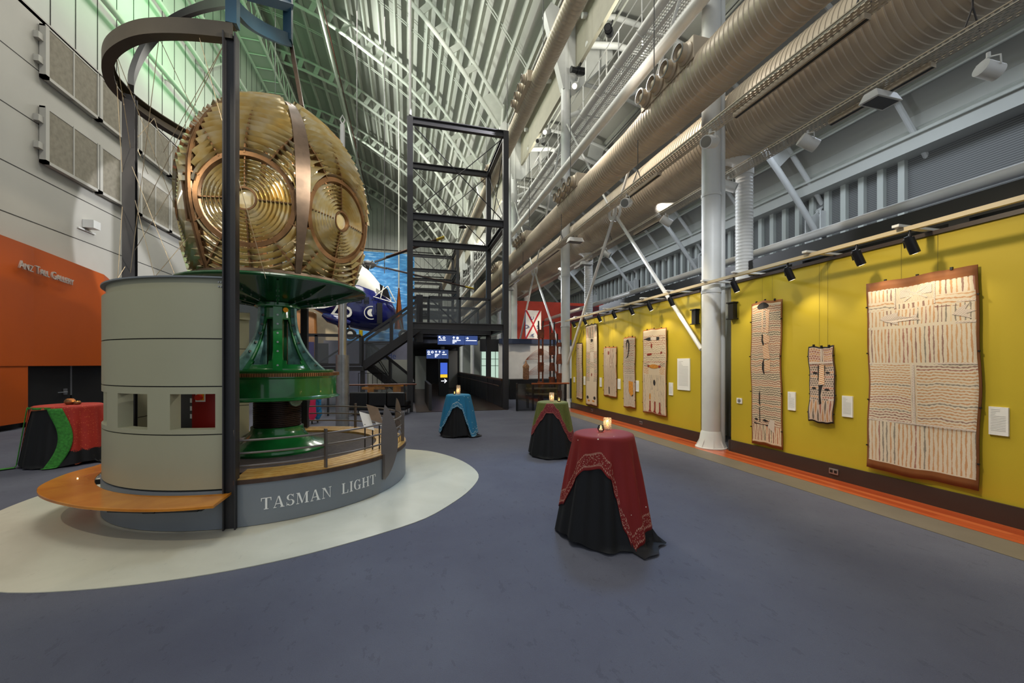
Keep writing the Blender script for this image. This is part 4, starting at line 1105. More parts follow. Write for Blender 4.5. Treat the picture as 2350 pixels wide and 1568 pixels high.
for k in range(12):
    a=fa0+k*PI/6; n=Vector((math.cos(a),math.sin(a),0)); t=Vector((-n.y,n.x,0)); c=Vector((C0.x,C0.y,0))
    rb=MB().prism([p-t*.012 for p in (c+n*.24+Vector((0,0,2.52)),c+n*.75+Vector((0,0,2.60)),c+n*1.1+Vector((0,0,2.72)),c+n*.6+Vector((0,0,2.66)),c+n*.24+Vector((0,0,2.60)))],t*.024).build('dish_rib',M['green_dark'],pd)
    bb=MB()
    for r,z in ((.45,2.572),(.62,2.60),(.8,2.64)):
        pp=c+n*r+t*.012+Vector((0,0,z)); bb.tube(pp-t*.03,pp+t*.006,.014,8)
    bb.each('bolt',M['bolt'],rb)
q=P(fa0+.35,.255,2.46); MB().tube(q,q+(q-Vector((C0.x,C0.y,2.46)))*.12,.035,20).build('brass_badge',[mat('brass','#c98a22',.3,.8,.05)],pd,smooth=40)
a=fa0+math.radians(30); n=Vector((math.cos(a),math.sin(a),0)); t=Vector((-n.y,n.x,0)); q=Vector((C0.x,C0.y,0))+n*.42
MB().prism([q+t*(.1*math.cos(x))+Vector((0,0,1.21+.11*min(0,math.sin(x)))) for x in [0,-.5,-1,-1.57,-2.14,-2.64,-3.14]],n*.03).build('lug',M['green_edge'],pd)
# =============================================================== PLATFORM RAILING
rl_=root('platform_railing',(C0.x,C0.y,.5),'curved grey steel railing with leaf-shaped blades around the platform','railing')
RR=1.74
aB=azi(886,RR)
a_s=azi(550,RR)
def rail_arc(a0,a1,z,n=40,r=.012):
    MB().path([P(a0+(a1-a0)*k/n,RR,z) for k in range(n+1)],r,8).build('rail',M['rail'],rl_,smooth=50)
aE=azi(924,RR); aF=azi(814,RR,True); aG=azi(710,RR,True)
aF=unwrap(aF,aE,1); aG=unwrap(aG,aF,1)
for z in (.895,.762,.628):
    rail_arc(a_s,aB,z); rail_arc(aB+.05,aG,z,60)
for a in (azi(746,RR),azi(924,1.76),aF):
    p=P(a,RR+.02,.5); n=(P(a,1)-P(a,0)); MB().beam(p,p+Vector((0,0,.45)),.022,.05,n).build('stanchion',M['rail'],rl_)
# curved end bracket near front post
for (a,lab) in ((a_s-.01,1),(aG+.01,2)):
    n=(P(a,1)-P(a,0)); base=P(a,RR+.03,.47)
    MB().sweep([base,base+n*.0+Vector((0,0,.12)),base-n*.06+Vector((0,0,.25)),base-n*.05+Vector((0,0,.38)),base+n*.04+Vector((0,0,.5)),base+n*.06+Vector((0,0,.56))],[(-.006,-.03),(.006,-.03),(.006,.03),(-.006,.03)],up=n).build('end_bracket',M['rail'],rl_,smooth=50)
# leaf blades
def leaf(a,w,z0,z1,R=R0+.02,flip=1):
    c=P(a,R); tt=Vector((-math.sin(a),math.cos(a),0)); nn=Vector((math.cos(a),math.sin(a),0))
    d=(nn*.75+tt*.66).normalized()
    pts=[]
    N=16; 
    for k in range(N+1):
        f=k/N; pts.append(c+Vector((0,0,z0+(z1-z0)*f))+d*w*math.sin(PI*f)**.75)
    for k in range(N-1,0,-1):
        f=k/N; pts.append(c+Vector((0,0,z0+(z1-z0)*f))-d*w*.28*math.sin(PI*f)**.9)
    MB().prism(pts,Vector((-d.y,d.x,0))*.012).build('leaf_blade',M['rail'],rl_)
leaf(azi(880,R0),.17,.16,1.16); leaf(unwrap(azi(905,1.70,True),aE,1),.15,.5,1.12,R=RR)
p=P(azi(879,R0),R0+.012,.16); MB().beam(p+Vector((0,0,.02)),p+Vector((0,0,.34)),.05,.02,(P(azi(879,R0),1)-P(0,0))).build('fixing_plate',M['rail'],rl_)
# info stand on the platform
st=P(azi(850,1.5),1.30,.475); st=atD(850,HY,5.55); st.z=.475
t=root('reading_stand',st,'small black stand with two angled white caption sheets on the platform','stand')
dv=Vector((SA,CA,0)); rv=Vector((CA,-SA,0))
for s in (-.07,.03,.12):
    MB().box(st.x+s-.008,st.x+s+.008,st.y-.02,st.y+.0,.475,.86).build('leg',M['black'],t)
def sheet(x0,w,z,lab,mt):
    c=st+rv*x0+Vector((0,0,z-.475)); u=(rv*.9-Vector((0,0,.25))).normalized(); v=(Vector((0,0,.8))-rv*.42+dv*.4).normalized(); nrm=u.cross(v).normalized()
    MB().prism([c-u*w/2-v*.13,c+u*w/2-v*.13,c+u*w/2+v*.13,c-u*w/2+v*.13],nrm*.006).build(lab,mt,t)
sheet(-.05,.15,.90,'caption_sheet',M['paper']); sheet(.10,.12,.95,'caption_sheet',M['paper']); sheet(.06,.17,1.0,'holder',M['bronze_dark'])
# floor contact shadow strip fixings
# =============================================================== SILVER POLE
sp=atZ(786,983,0)
t=root('telescopic_mast',(sp.x,sp.y,0),'polished stainless steel mast standing behind the green pedestal','mast')
MB().tube((sp.x,sp.y,.008),(sp.x,sp.y,1.93),.165,32).build('lower_sleeve',M['galv'],t,smooth=40)
MB().tube((sp.x,sp.y,1.93),(sp.x,sp.y,4.6),.105,32).build('polished_tube',M['stainless'],t,smooth=40)
MB().tube((sp.x,sp.y,4.6),(sp.x,sp.y,8.0),.085,24,.06).build('upper_tube',M['duct_white'],t,smooth=40)
MB().path([(sp.x,sp.y,8.0),(sp.x-.06,sp.y,8.12),(sp.x,sp.y,8.25),(sp.x+.06,sp.y,8.12),(sp.x,sp.y,8.0)],.02,6).build('hook',M['duct_white'],t)
MB().lathe([(.165,.008),(.21,.008),(.21,.03),(.165,.03)],(sp.x,sp.y,0),32).build('floor_flange',M['galv'],t)
b=MB()
for k in range(12):
    for s in (-1,1):
        p=Vector((sp.x,sp.y,.1+k*.16))+rv*s*.165; b.box(p.x-.012,p.x+.012,p.y-.012,p.y+.012,p.z-.012,p.z+.012)
b.each('bolt',M['bolt'],t)
# thin tall pole above (px 943 line) hanging down in front of the roof
o=MB().tube((.09,14.45,10.45),(.09,14.45,20.5),.05,10).build('suspension_pole',M['duct_white'],smooth=40); tag(o,'thin grey suspension pole rising from the black tower into the roof','pole')
# =============================================================== BARK PAINTINGS
OCH='#b8762e'; RED='#8c2f1c'; BLK='#231c1a'; GRY='#5f5850'; RDB='#6b2422'; CRM='#e3d6bd'; WHT='#ebe3d2'
def bark_mat(name,base,edge,bands,margin=.03,topm=.05,fine=220,seed=0.0,bamp=.25,wamp=.05):
    """bands: (u0,u1,v0,v1,dir,count,width,palette) dir 'h' stripes run across, 'v' stripes run down"""
    t=NT(name); uv=t.new('ShaderNodeUVMap'); uv.uv_map='UVMap'; x,y,z=t.sep(uv.outputs[0])
    vv=t.coord('UV')
    wob=t.m('MULTIPLY',t.m('SUBTRACT',t.noise(4+seed,vv,detail=2),.5),wamp)
    wob2=t.m('MULTIPLY',t.m('SUBTRACT',t.noise(22,vv,detail=1),.5),.012)
    wb=t.m('ADD',wob,wob2)
    fz=t.noise(fine,vv,detail=2); c=t.mix(t.m('MULTIPLY',fz,.55),lin(base),lin('#a98f78'))
    wn=t.noise(60,vv,detail=3,rough=.7)
    for (u0,u1,v0,v1,dr,cnt,wd,pal) in bands:
        a,b=(y,x) if dr=='h' else (x,y)
        cc=t.m('MULTIPLY',t.m('ADD',a,wb),cnt); fr=t.m('FRACT',cc); idx=t.m('FLOOR',cc)
        w=t.new('ShaderNodeTexWhiteNoise',noise_dimensions='1D'); t.lk(t.m('ADD',idx,seed+cnt*.37),w.inputs['W'])
        stops=[(i/len(pal),lin(p)) for i,p in enumerate(pal)]
        colr=t.ramp(w.outputs[0],stops,True)
        # beads: width varies along stripe
        bead=t.m('MULTIPLY',t.m('SINE',t.m('ADD',t.m('MULTIPLY',b,cnt*2.1),t.m('MULTIPLY',idx,3.1))),bamp)
        d=t.m('ABSOLUTE',t.m('SUBTRACT',fr,.5))
        msk=t.m('LESS_THAN',d,t.m('MULTIPLY',t.m('ADD',t.m('ADD',.75,bead),t.m('MULTIPLY',t.m('SUBTRACT',wn,.5),1.7)),wd))
        reg=t.m('MULTIPLY',t.m('MULTIPLY',t.m('GREATER_THAN',x,u0),t.m('LESS_THAN',x,u1)),t.m('MULTIPLY',t.m('GREATER_THAN',y,v0),t.m('LESS_THAN',y,v1)))
        c=t.mix(t.m('MULTIPLY',t.m('MULTIPLY',msk,reg),.74),c,colr)
    # hatch lines
    inside=t.m('MULTIPLY',t.m('MULTIPLY',t.m('GREATER_THAN',x,margin),t.m('LESS_THAN',x,1-margin)),t.m('MULTIPLY',t.m('GREATER_THAN',y,topm),t.m('LESS_THAN',y,1-topm)))
    e=t.mix(t.noise(9,vv,detail=4),lin(edge),tuple(k*.55 for k in lin(edge)[:3])+(1,))
    c=t.mix(inside,e,c); t.col(c); t.bump(fz,.15,.003); return t.set(.75)
def painting(name,y0,y1,z0,z1,mt,lab,seed,grp=None,top_dip=0,figs=(),edge='#8c5a24'):
    """y0 = far (left in the photo) edge, y1 = near edge"""
    t=root('bark_painting',(6.03,(y0+y1)/2,z0),lab,'painting','bark paintings hung on the olive wall')
    r=random.Random(seed); ph=[r.random()*6 for _ in range(8)]
    def edg(f,k,a=.012): return a*math.sin(f*7+ph[k])+a*.5*math.sin(f*17+ph[k+1])
    def fn(u,v):
        y=y0+(y1-y0)*u; z=z0+(z1-z0)*v
        y+=edg(v,0)*(1 if u<.5 else 1) *(abs(u-.5)*2); z+=edg(u,2,.010)*(abs(v-.5)*2)
        x=6.035-.02*math.sin(v*5+ph[4])*math.sin(PI*u)-.012*math.sin(u*6+ph[5])-.02*(1-abs(2*u-1))
        return (x,y,z)
    mb=MB().grid(fn,16,36,uvfn=lambda u,v:(u,v)); o=mb.build('bark_sheet',[mt,M['bark_edge']],t,smooth=60,fix=False)
    s=o.modifiers.new('s','SOLIDIFY'); s.thickness=.012; s.offset=1 ; s.material_offset=1; s.material_offset_rim=1
    s.offset=-1
    cl=MB()
    for k in range(3):
        f=.2+.3*k; p=fn(f,1); cl.box(6.02,6.04,p[1]-.012,p[1]+.012,p[2]-.01,p[2]+.022)
    for k in range(4):
        for u in (0,1):
            p=fn(u,.12+.25*k); cl.box(6.02,6.04,p[1]-.008,p[1]+.008,p[2]-.008,p[2]+.008)
    cl.each('hanging_clip',M['black'],t)
    wr=MB()
    for f in (.33,.66):
        p=fn(f,1); wr.tube((6.075,p[1],p[2]),(6.075,p[1],3.23),.0012,4)
    wr.each('hanging_wire',M['black'],t)
    # painted figures: raised-paint patches lying on the bark
    for (nm,colr,pts) in figs:
        P3=[]
        for (u,v) in pts:
            q=Vector(fn(u,v)); q.x-=.0025; P3.append(q)
        MB().prism(P3,(-.002,0,0)).build(nm,M[colr],t)
    return t
M['bark_edge']=mat('bark_back','#6e4520',.8,0,.2,scale=8)
M['pig_black']=mat('black_pigment','#201a18',.8,0,.1); M['pig_red']=mat('red_ochre_pigment','#8c2a16',.8,0,.15,scale=20); M['pig_ochre']=mat('yellow_ochre_pigment','#c98428',.8,0,.15,scale=20)
def pig_hatch(name,c1,c2,n):
    t=NT(name); x,y,z=t.sep(t.coord()); f=t.m('FRACT',t.m('MULTIPLY',t.m('ADD',z,t.m('MULTIPLY',y,.35)),n)); t.col(t.mix(t.m('LESS_THAN',f,.45),lin(c1),lin(c2))); return t.set(.75)
M['pig_cream']=pig_hatch('cream_hatched_pigment','#e6d8ba','#c2703a',34)
M['pig_white']=pig_hatch('white_crosshatch_pigment','#e8dfcf','#a08070',90)
def ell(cx,cy,rx,ry,n=14): return [(cx+rx*math.cos(2*PI*k/n),cy+ry*math.sin(2*PI*k/n)) for k in range(n)]
def bar(x0,y0,x1,y1,w,asp=1.0):
    dx,dy=x1-x0,(y1-y0); L=math.hypot(dx,dy*asp); nx,ny=-dy*asp/L*w,dx/L*w/asp
    return [(x0+nx,y0+ny),(x1+nx,y1+ny),(x1-nx,y1-ny),(x0-nx,y0-ny)]
pal1=[OCH,RED,GRY,OCH,RDB,OCH,'#c08a50']
big=bark_mat('bark_large',CRM,'#8c5220',[(.02,.99,.57,.745,'v',27,.22,pal1),(.02,.99,.05,.26,'v',26,.22,pal1),(.02,.44,.27,.56,'h',76,.26,pal1),(.50,.99,.27,.56,'h',72,.26,pal1),(.44,.50,.27,.50,'v',60,.2,pal1),
  (.02,.30,.76,.84,'v',24,.2,pal1),(.30,.72,.76,.84,'v',30,.2,pal1),(.72,.99,.76,.84,'v',26,.2,[OCH,'#d8b888',GRY]),(.02,.30,.845,.885,'h',60,.2,pal1),(.30,.66,.845,.87,'v',24,.24,pal1),(.66,.99,.83,.885,'h',56,.2,pal1),(.02,.30,.89,.95,'v',24,.2,pal1),(.66,.99,.89,.955,'v',22,.22,pal1),(.30,.66,.875,.95,'v',90,.16,['#b08a68']),(.02,.99,.952,.968,'v',22,.3,[RDB,OCH,BLK])],.02,.045,fine=260,wamp=.03)
fg=[('painted_panel','pig_white',[(.36,.90),(.64,.905),(.64,.945),(.36,.94)])]
fg+=[('painted_line','pig_white',bar(.40,.885,.60,.94,.006,1.6)),('painted_line','pig_white',bar(.40,.94,.60,.885,.006,1.6)),('painted_line','pig_white',bar(.02,.752,.98,.752,.006,1.6)),('painted_line','pig_white',bar(.02,.565,.98,.565,.006,1.6)),('painted_line','pig_white',bar(.47,.27,.47,.56,.01,1.6)),('painted_line','pig_white',bar(.31,.85,.31,.955,.007,1.6)),('painted_line','pig_white',bar(.66,.85,.66,.955,.007,1.6)),('painted_line','pig_white',bar(.02,.265,.98,.265,.006,1.6)),('painted_line','pig_white',bar(.02,.845,.98,.847,.005,1.6))]
fg+=[('painted_figure','pig_white',[(.15,.80),(.20,.815),(.34,.83),(.33,.81),(.45,.80),(.52,.815),(.51,.795),(.54,.78),(.44,.785),(.33,.78),(.34,.765),(.20,.785)]),('painted_figure','pig_white',[(.80,.79),(.86,.82),(.93,.835),(.90,.81),(.98,.80),(.91,.79),(.95,.765),(.87,.78)])]
painting('big',3.99,2.90,.30,2.78,big,'very large cream striped bark painting with ochre edges, nearest on the olive wall',3,figs=fg)
palr=['#7d2a1a',BLK,'#a8501f',BLK,'#7d2a1a']
tall=bark_mat('bark_tall','#e4d2b2','#9c6026',[(.03,.97,.14,.97,'h',66,.33,palr),(.03,.97,.03,.14,'v',17,.3,palr)],.035,.018,seed=2.0,bamp=.38,wamp=.025)
ft=[('painted_hollow','pig_black',ell(.45,.965,.19,.022)),('painted_figure','pig_cream',[(.42,.94),(.68,.935),(.66,.915),(.65,.78),(.45,.78),(.44,.91)]),('painted_figure','pig_cream',[(.50,.77),(.68,.76),(.68,.71),(.52,.71)]),('painted_figure','pig_cream',[(.48,.70),(.64,.70),(.70,.60),(.52,.60)]),('painted_figure','pig_cream',[(.53,.585),(.70,.59),(.70,.52),(.55,.515)]),
('painted_curve','pig_black',[(.46,.77),(.50,.765),(.49,.73),(.53,.70),(.50,.69),(.45,.72)]),('painted_curve','pig_black',[(.53,.605),(.47,.57),(.46,.53),(.50,.50),(.54,.495),(.52,.52),(.52,.56)]),('painted_curve','pig_black',[(.35,.385),(.32,.35),(.31,.29),(.36,.27),(.35,.30),(.36,.36)]),('painted_line','pig_black',bar(.33,.26,.33,.16,.012,1)),('painted_boat','pig_black',[(.1,.155),(.12,.145),(.62,.135),(.66,.15),(.4,.142)]),('painted_figure','pig_black',[(.12,.175),(.2,.185),(.28,.175),(.2,.168)]),('painted_figure','pig_black',[(.42,.172),(.5,.182),(.62,.170),(.52,.163)]),('painted_panel','pig_white',[(.66,.19),(.78,.18),(.76,.1),(.58,.13)])]
painting('tall',5.89,5.28,.27,2.79,tall,'tall narrow striped bark painting with a black oval at its top',5,figs=ft)
small=bark_mat('bark_small','#d8c0ac','#1d1714',[(.04,.44,.30,.97,'h',34,.34,[OCH,RED,BLK,OCH]),(.56,.96,.30,.97,'h',34,.34,[RED,OCH,BLK,'#a04828']),(.04,.96,.03,.295,'v',11,.3,[OCH,BLK,RED])],.035,.02,seed=4,bamp=.6,wamp=.02)
fs_=[('painted_line','pig_white',bar(.47,.8,.47,.98,.03,1)),('painted_figure','pig_cream',[(.40,.77),(.58,.78),(.62,.5),(.40,.5)]),('painted_figure','pig_black',[(.44,.87),(.50,.88),(.52,.80),(.42,.80)]),('painted_figure','pig_black',[(.40,.49),(.56,.50),(.50,.36),(.54,.26),(.46,.24),(.44,.30)]),('painted_line','pig_white',bar(.04,.78,.96,.785,.012,1)),('painted_line','pig_white',bar(.04,.30,.96,.305,.012,1)),('painted_line','pig_black',bar(.36,.75,.38,.55,.02,1)),('painted_line','pig_black',bar(.60,.75,.58,.55,.02,1))]
for (cx,cy) in ((.24,.65),(.72,.66),(.22,.45),(.72,.44)): fs_.append(('painted_eye','pig_black',ell(cx,cy,.09,.013)))
painting('small',4.80,4.42,.81,1.96,small,'small dark-edged bark painting with bold red and black stripes',8,figs=fs_)
pa=bark_mat('bark_a','#cfbda6','#3a2a1e',[(.03,.97,.50,.98,'h',34,.18,[GRY,RDB]),(.03,.97,.05,.5,'h',46,.25,[RED,GRY])],.03,.015,seed=6)
painting('a',13.62,13.1,.42,2.45,pa,'slim grey bark painting with a dark top, farthest on the olive wall',11,figs=[('painted_figure','pig_black',ell(.5,.9,.06,.012)),('painted_figure','pig_black',ell(.5,.72,.05,.01)),('painted_line','pig_white',bar(.5,.1,.5,.6,.02))])
pb_=bark_mat('bark_b','#d5c6ae','#4a3320',[(.05,.95,.84,.97,'v',9,.3,[BLK,RED]),(.05,.32,.30,.67,'h',60,.3,[BLK,RED]),(.68,.95,.30,.67,'h',60,.3,[BLK,RED]),(.32,.68,.46,.84,'h',46,.2,[RDB,BLK])],.03,.012,seed=8)
painting('b',12.77,11.92,.28,3.03,pb_,'tallest bark painting of the far group, with paired panels down its middle',14,figs=[('painted_panel','pig_white',[(.36,.66),(.64,.66),(.64,.54),(.36,.54)]),('painted_figure','pig_ochre',ell(.44,.60,.04,.04)),('painted_figure','pig_ochre',ell(.56,.60,.04,.04)),('painted_figure','pig_red',ell(.5,.38,.04,.02)),('painted_figure','pig_ochre',ell(.3,.06,.1,.01)),('painted_figure','pig_ochre',ell(.7,.06,.1,.01)),('painted_figure','pig_black',ell(.5,.8,.1,.02)),('painted_figure','pig_black',ell(.2,.1,.09,.02)),('painted_figure','pig_black',ell(.8,.1,.09,.02))])
pc_=bark_mat('bark_c','#cdb9a2','#b06a1e',[(.04,.96,.03,.58,'v',26,.22,[GRY,'#a08468']),(.04,.96,.58,.97,'v',14,.22,[GRY,RDB,'#b09478'])],.03,.025,seed=10)
painting('c',11.52,10.7,.68,2.22,pc_,'short grey bark painting with bright ochre top and bottom edges',17,figs=[('painted_panel','pig_white',[(.3,.66),(.7,.66),(.7,.62),(.3,.62)]),('painted_figure','pig_red',ell(.5,.88,.05,.04)),('painted_line','pig_black',bar(.5,.06,.5,.2,.03))])
pd_=bark_mat('bark_d','#cbbba6','#b06a1e',[(.04,.96,.48,.96,'h',44,.26,[BLK,RDB,GRY]),(.04,.96,.03,.47,'v',22,.2,[GRY,BLK])],.03,.018,seed=12)
painting('d',10.31,9.7,.46,2.45,pd_,'narrow bark painting with a black hooked loop at its top',19,figs=[('painted_hook','pig_black',[(.35,.9),(.42,.96),(.55,.965),(.62,.90),(.58,.80),(.48,.72),(.30,.70),(.45,.74),(.52,.80),(.54,.9),(.47,.94),(.42,.90),(.40,.82)]),('painted_figure','pig_ochre',[(.5,.38),(.8,.37),(.85,.2),(.7,.16),(.55,.22)]),('painted_figure','pig_black',[(.7,.26),(.85,.25),(.83,.17),(.7,.17)])])
pe=bark_mat('bark_e','#d8c6a8','#a86420',[(.04,.96,.60,.93,'h',40,.2,[GRY,RED,'#9a8a70']),(.05,.25,.47,.60,'h',50,.3,[OCH,BLK]),(.75,.95,.47,.60,'h',50,.3,[OCH,BLK]),(.04,.96,.28,.46,'v',22,.2,[GRY,'#a89070']),(.04,.96,.02,.28,'v',30,.2,[GRY,'#a89070'])],.02,.012,seed=14)
painting('e',9.31,8.32,.42,2.58,pe,'widest bark of the far group, with a row of red fish along its foot',23,figs=[('painted_band','pig_black',[(.05,.89),(.3,.905),(.7,.905),(.95,.89),(.7,.865),(.3,.865)]),('painted_panel','pig_white',[(.38,.90),(.62,.90),(.62,.87),(.38,.87)]),('painted_figure','pig_red',ell(.42,.80,.04,.03)),('painted_figure','pig_ochre',ell(.5,.56,.22,.025)),('painted_figure','pig_red',ell(.27,.565,.06,.014)),('painted_figure','pig_red',ell(.74,.56,.07,.014)),('painted_figure','pig_black',ell(.5,.37,.05,.035)),('painted_fish','pig_red',[(.28,.15),(.33,.15),(.34,.04),(.38,.02),(.24,.02),(.28,.05)]),('painted_fish','pig_red',[(.50,.15),(.55,.15),(.56,.04),(.60,.02),(.46,.02),(.50,.05)]),('painted_fish','pig_red',[(.72,.15),(.77,.15),(.78,.04),(.82,.02),(.68,.02),(.72,.05)]),('painted_line','pig_red',bar(.2,.70,.85,.72,.012)),('painted_figure','pig_ochre',ell(.3,.20,.03,.04))])
# caption labels
def label_card(y,z0,h,w,lab,name='caption_label',lines=14,cat='label'):
    t=root(name,(6.06,y,z0),lab,cat,'white caption labels beside the bark paintings')
    MB().box(6.06,6.08,y-w/2,y+w/2,z0,z0+h).build('card',M['paper'],t)
    mb=MB(); r=random.Random(int(y*100))
    for k in range(lines):
        zz=z0+h*(.90-.8*k/lines); mb.box(6.0585,6.0602,y+w*.38-w*(.76 if k>3 else r.uniform(.2,.5)),y+w*.38,zz,zz+h*.012)
    mb.build('printed_lines',M['text_grey'],t)
M['text_grey']=mat('print_grey','#b8b6b1',.7,0,0)
label_card(5.12,.94,.30,.13,'white caption label right of the tall narrow bark with the oval')
label_card(4.27,.94,.30,.14,'white caption label right of the small dark-edged bark')
label_card(2.77,.94,.30,.145,'white caption label right of the very large bark')
label_card(9.64,.94,.30,.15,'white caption label between the hooked and the fish bark'); label_card(8.2,.95,.30,.14,'white caption label right of the fish bark')
label_card(10.6,.95,.30,.15,'white caption label right of the short ochre-edged bark'); label_card(11.76,.95,.30,.13,'white caption label right of the tallest far bark'); label_card(12.98,.95,.30,.14,'white caption label right of the slim grey bark'); label_card(13.88,1.0,.2,.12,'small white caption label at the far end of the olive wall')
label_card(7.75,1.10,.72,.42,'large white introduction text panel near the column',name='text_panel',lines=20,cat='sign')
t=root('no_photo_sign',(6.06,6.18,.95),'small white square sign with a black no-photography roundel','sign')
MB().box(6.062,6.08,6.12,6.24,.95,1.05).build('card',M['paper'],t)
MB().lathe([(.026,-.001),(.036,-.001),(.036,.001),(.026,.001)],(6.061,6.18,1.0),28,axis='x').box(6.059,6.062,6.165,6.195,.985,1.012).build('roundel',M['black'],t)
# power outlets in the skirting
def outlet(y,lab):
    t=root('power_outlet',(6.04,y,.09),lab,'socket','power outlets in the brown skirting')
    MB().box(6.035,6.05,y-.065,y+.065,.08,.16).build('plate',M['stainless'],t,bevel=.003)
    for s in (-.03,.03): MB().box(6.03,6.036,y+s-.018,y+s+.018,.1,.14).build('socket_insert',M['black'],t)
outlet(4.44,'double steel power outlet in the near skirting below the small bark'); outlet(9.42,'power outlet in the skirting below the hooked bark'); outlet(12.35,'small power outlet in the skirting far along the olive wall')
# =============================================================== COCKTAIL TABLES
def cloth_r(base,flare,d,amp,th,n,ph): 
    return base+flare*d+amp*min(1,d/.35)*(.6*math.sin(n*th+ph)+.4*math.sin((n*1.7+1)//1*th+ph*2))
def drape(c,ztop,r0,hem,amp,flare,nf,ph,nth=180,nz=26,pool=0.0,edge=.0):
    """hem(th)->drop in metres; returns MB with uv=(th*r0, distance from hem)"""
    vs=[];uv=[]; K=nth
    def pt(th,d):
        rc=.03
        if d<=0: return None
        if d<rc*1.57:
            a=d/rc; r=r0-rc+rc*math.sin(a); z=ztop-rc+rc*math.cos(a)
        else:
            dd=d-rc*1.57; r=cloth_r(r0,flare,dd,amp,th,nf,ph); z=ztop-rc-dd
        if z<.014:
            ex=.014-z; z=.014+.012*abs(math.sin(th*9+ph)); r+=ex*.75
        return (c[0]+r*math.cos(th),c[1]+r*math.sin(th),z+edge)
    mb=MB(); V=[(c[0],c[1],ztop)]; U=[(0,hem(0)+r0)]
    rings=[.4,.8,.999]
    for rr in rings:
        for i in range(K):
            th=2*PI*i/K; r=(r0-.03)*rr; V.append((c[0]+r*math.cos(th),c[1]+r*math.sin(th),ztop+edge)); U.append((th*r0*1.5,hem(th)+(1-rr)*r0))
    for j in range(1,nz+1):
        for i in range(K):
            th=2*PI*i/K; D=hem(th); d=D*j/nz; V.append(pt(th,max(1e-4,d))); U.append((th*(r0+.15),D-d))
    F=[(0,1+i,1+(i+1)%K) for i in range(K)]
    rows=len(rings)+nz
    for j in range(rows-1):
        for i in range(K):
            a=1+j*K; b=1+(j+1)*K; F.append((a+i,b+i,b+(i+1)%K,a+(i+1)%K))
    mb.add(V,F,0,U); return mb
def hemfn(tab,c):
    # table of (angle deg relative to the camera direction, drop); + angle = image right
    cam=math.atan2(-c[1],-c[0])
    def f(th):
        a=(math.degrees(th-cam)+180)%360-180
        T=[(tab[-1][0]-360,tab[-1][1])]+tab+[(tab[0][0]+360,tab[0][1])]
        for i in range(len(T)-1):
            if T[i][0]<=a<=T[i+1][0]:
                f_=(a-T[i][0])/(T[i+1][0]-T[i][0]); f_=f_*f_*(3-2*f_); return T[i][1]*(1-f_)+T[i+1][1]*f_
        return tab[0][1]
    return f
def cloth_mat(name,base,border,bw,dots=None,pattern='#c9a08a',inner0=.04,extra=None,sheen=0,weave=600,bordcol=None,rand_pat=None):
    t=NT(name); uv=t.new('ShaderNodeUVMap'); uv.uv_map='UVMap'; x,y,z=t.sep(uv.outputs[0]); v=t.coord()
    c=t.mix(t.noise(5,v,detail=3),lin(base),tuple(k*.7 for k in lin(base)[:3])+(1,))
    if rand_pat:
        vo=t.new('ShaderNodeTexVoronoi'); vo.inputs['Scale'].default_value=rand_pat[1]; t.lk(v,vo.inputs[0]); c=t.mix(t.m('MULTIPLY',t.m('LESS_THAN',vo.outputs[0],rand_pat[2]),.8),c,lin(rand_pat[0]))
    reg=t.m('MULTIPLY',t.m('GREATER_THAN',y,inner0),t.m('LESS_THAN',y,inner0+bw))
    if bordcol: c=t.mix(t.m('LESS_THAN',y,inner0+bw),c,lin(bordcol))
    nz=t.noise(95,v,detail=1); vo=t.new('ShaderNodeTexVoronoi'); vo.inputs['Scale'].default_value=70; t.lk(v,vo.inputs[0])
    pm=t.m('MULTIPLY',reg,t.m('LESS_THAN',t.m('ADD',vo.outputs[0],t.m('MULTIPLY',nz,.3)),.48))
    c=t.mix(t.m('MULTIPLY',pm,.75),c,lin(pattern))
    for e in (inner0,inner0+bw):
        ln=t.m('MULTIPLY',t.m('LESS_THAN',t.m('ABSOLUTE',t.m('SUBTRACT',y,e)),.008),t.m('GREATER_THAN',t.m('FRACT',t.m('MULTIPLY',x,60)),.5)); c=t.mix(ln,c,lin(pattern))
    if dots:
        vo2=t.new('ShaderNodeTexVoronoi'); vo2.inputs['Scale'].default_value=dots[0]; t.lk(v,vo2.inputs[0]); dm=t.m('MULTIPLY',t.m('LESS_THAN',vo2.outputs[0],dots[1]),t.m('GREATER_THAN',y,dots[3] if len(dots)>3 else inner0+bw)); c=t.mix(dm,c,lin(dots[2]))
    if extra: c=extra(t,c,x,y,v)
    t.col(c); t.bump(t.noise(weave,v,detail=0),.15,.001); return t.set(.72,sheen=sheen)
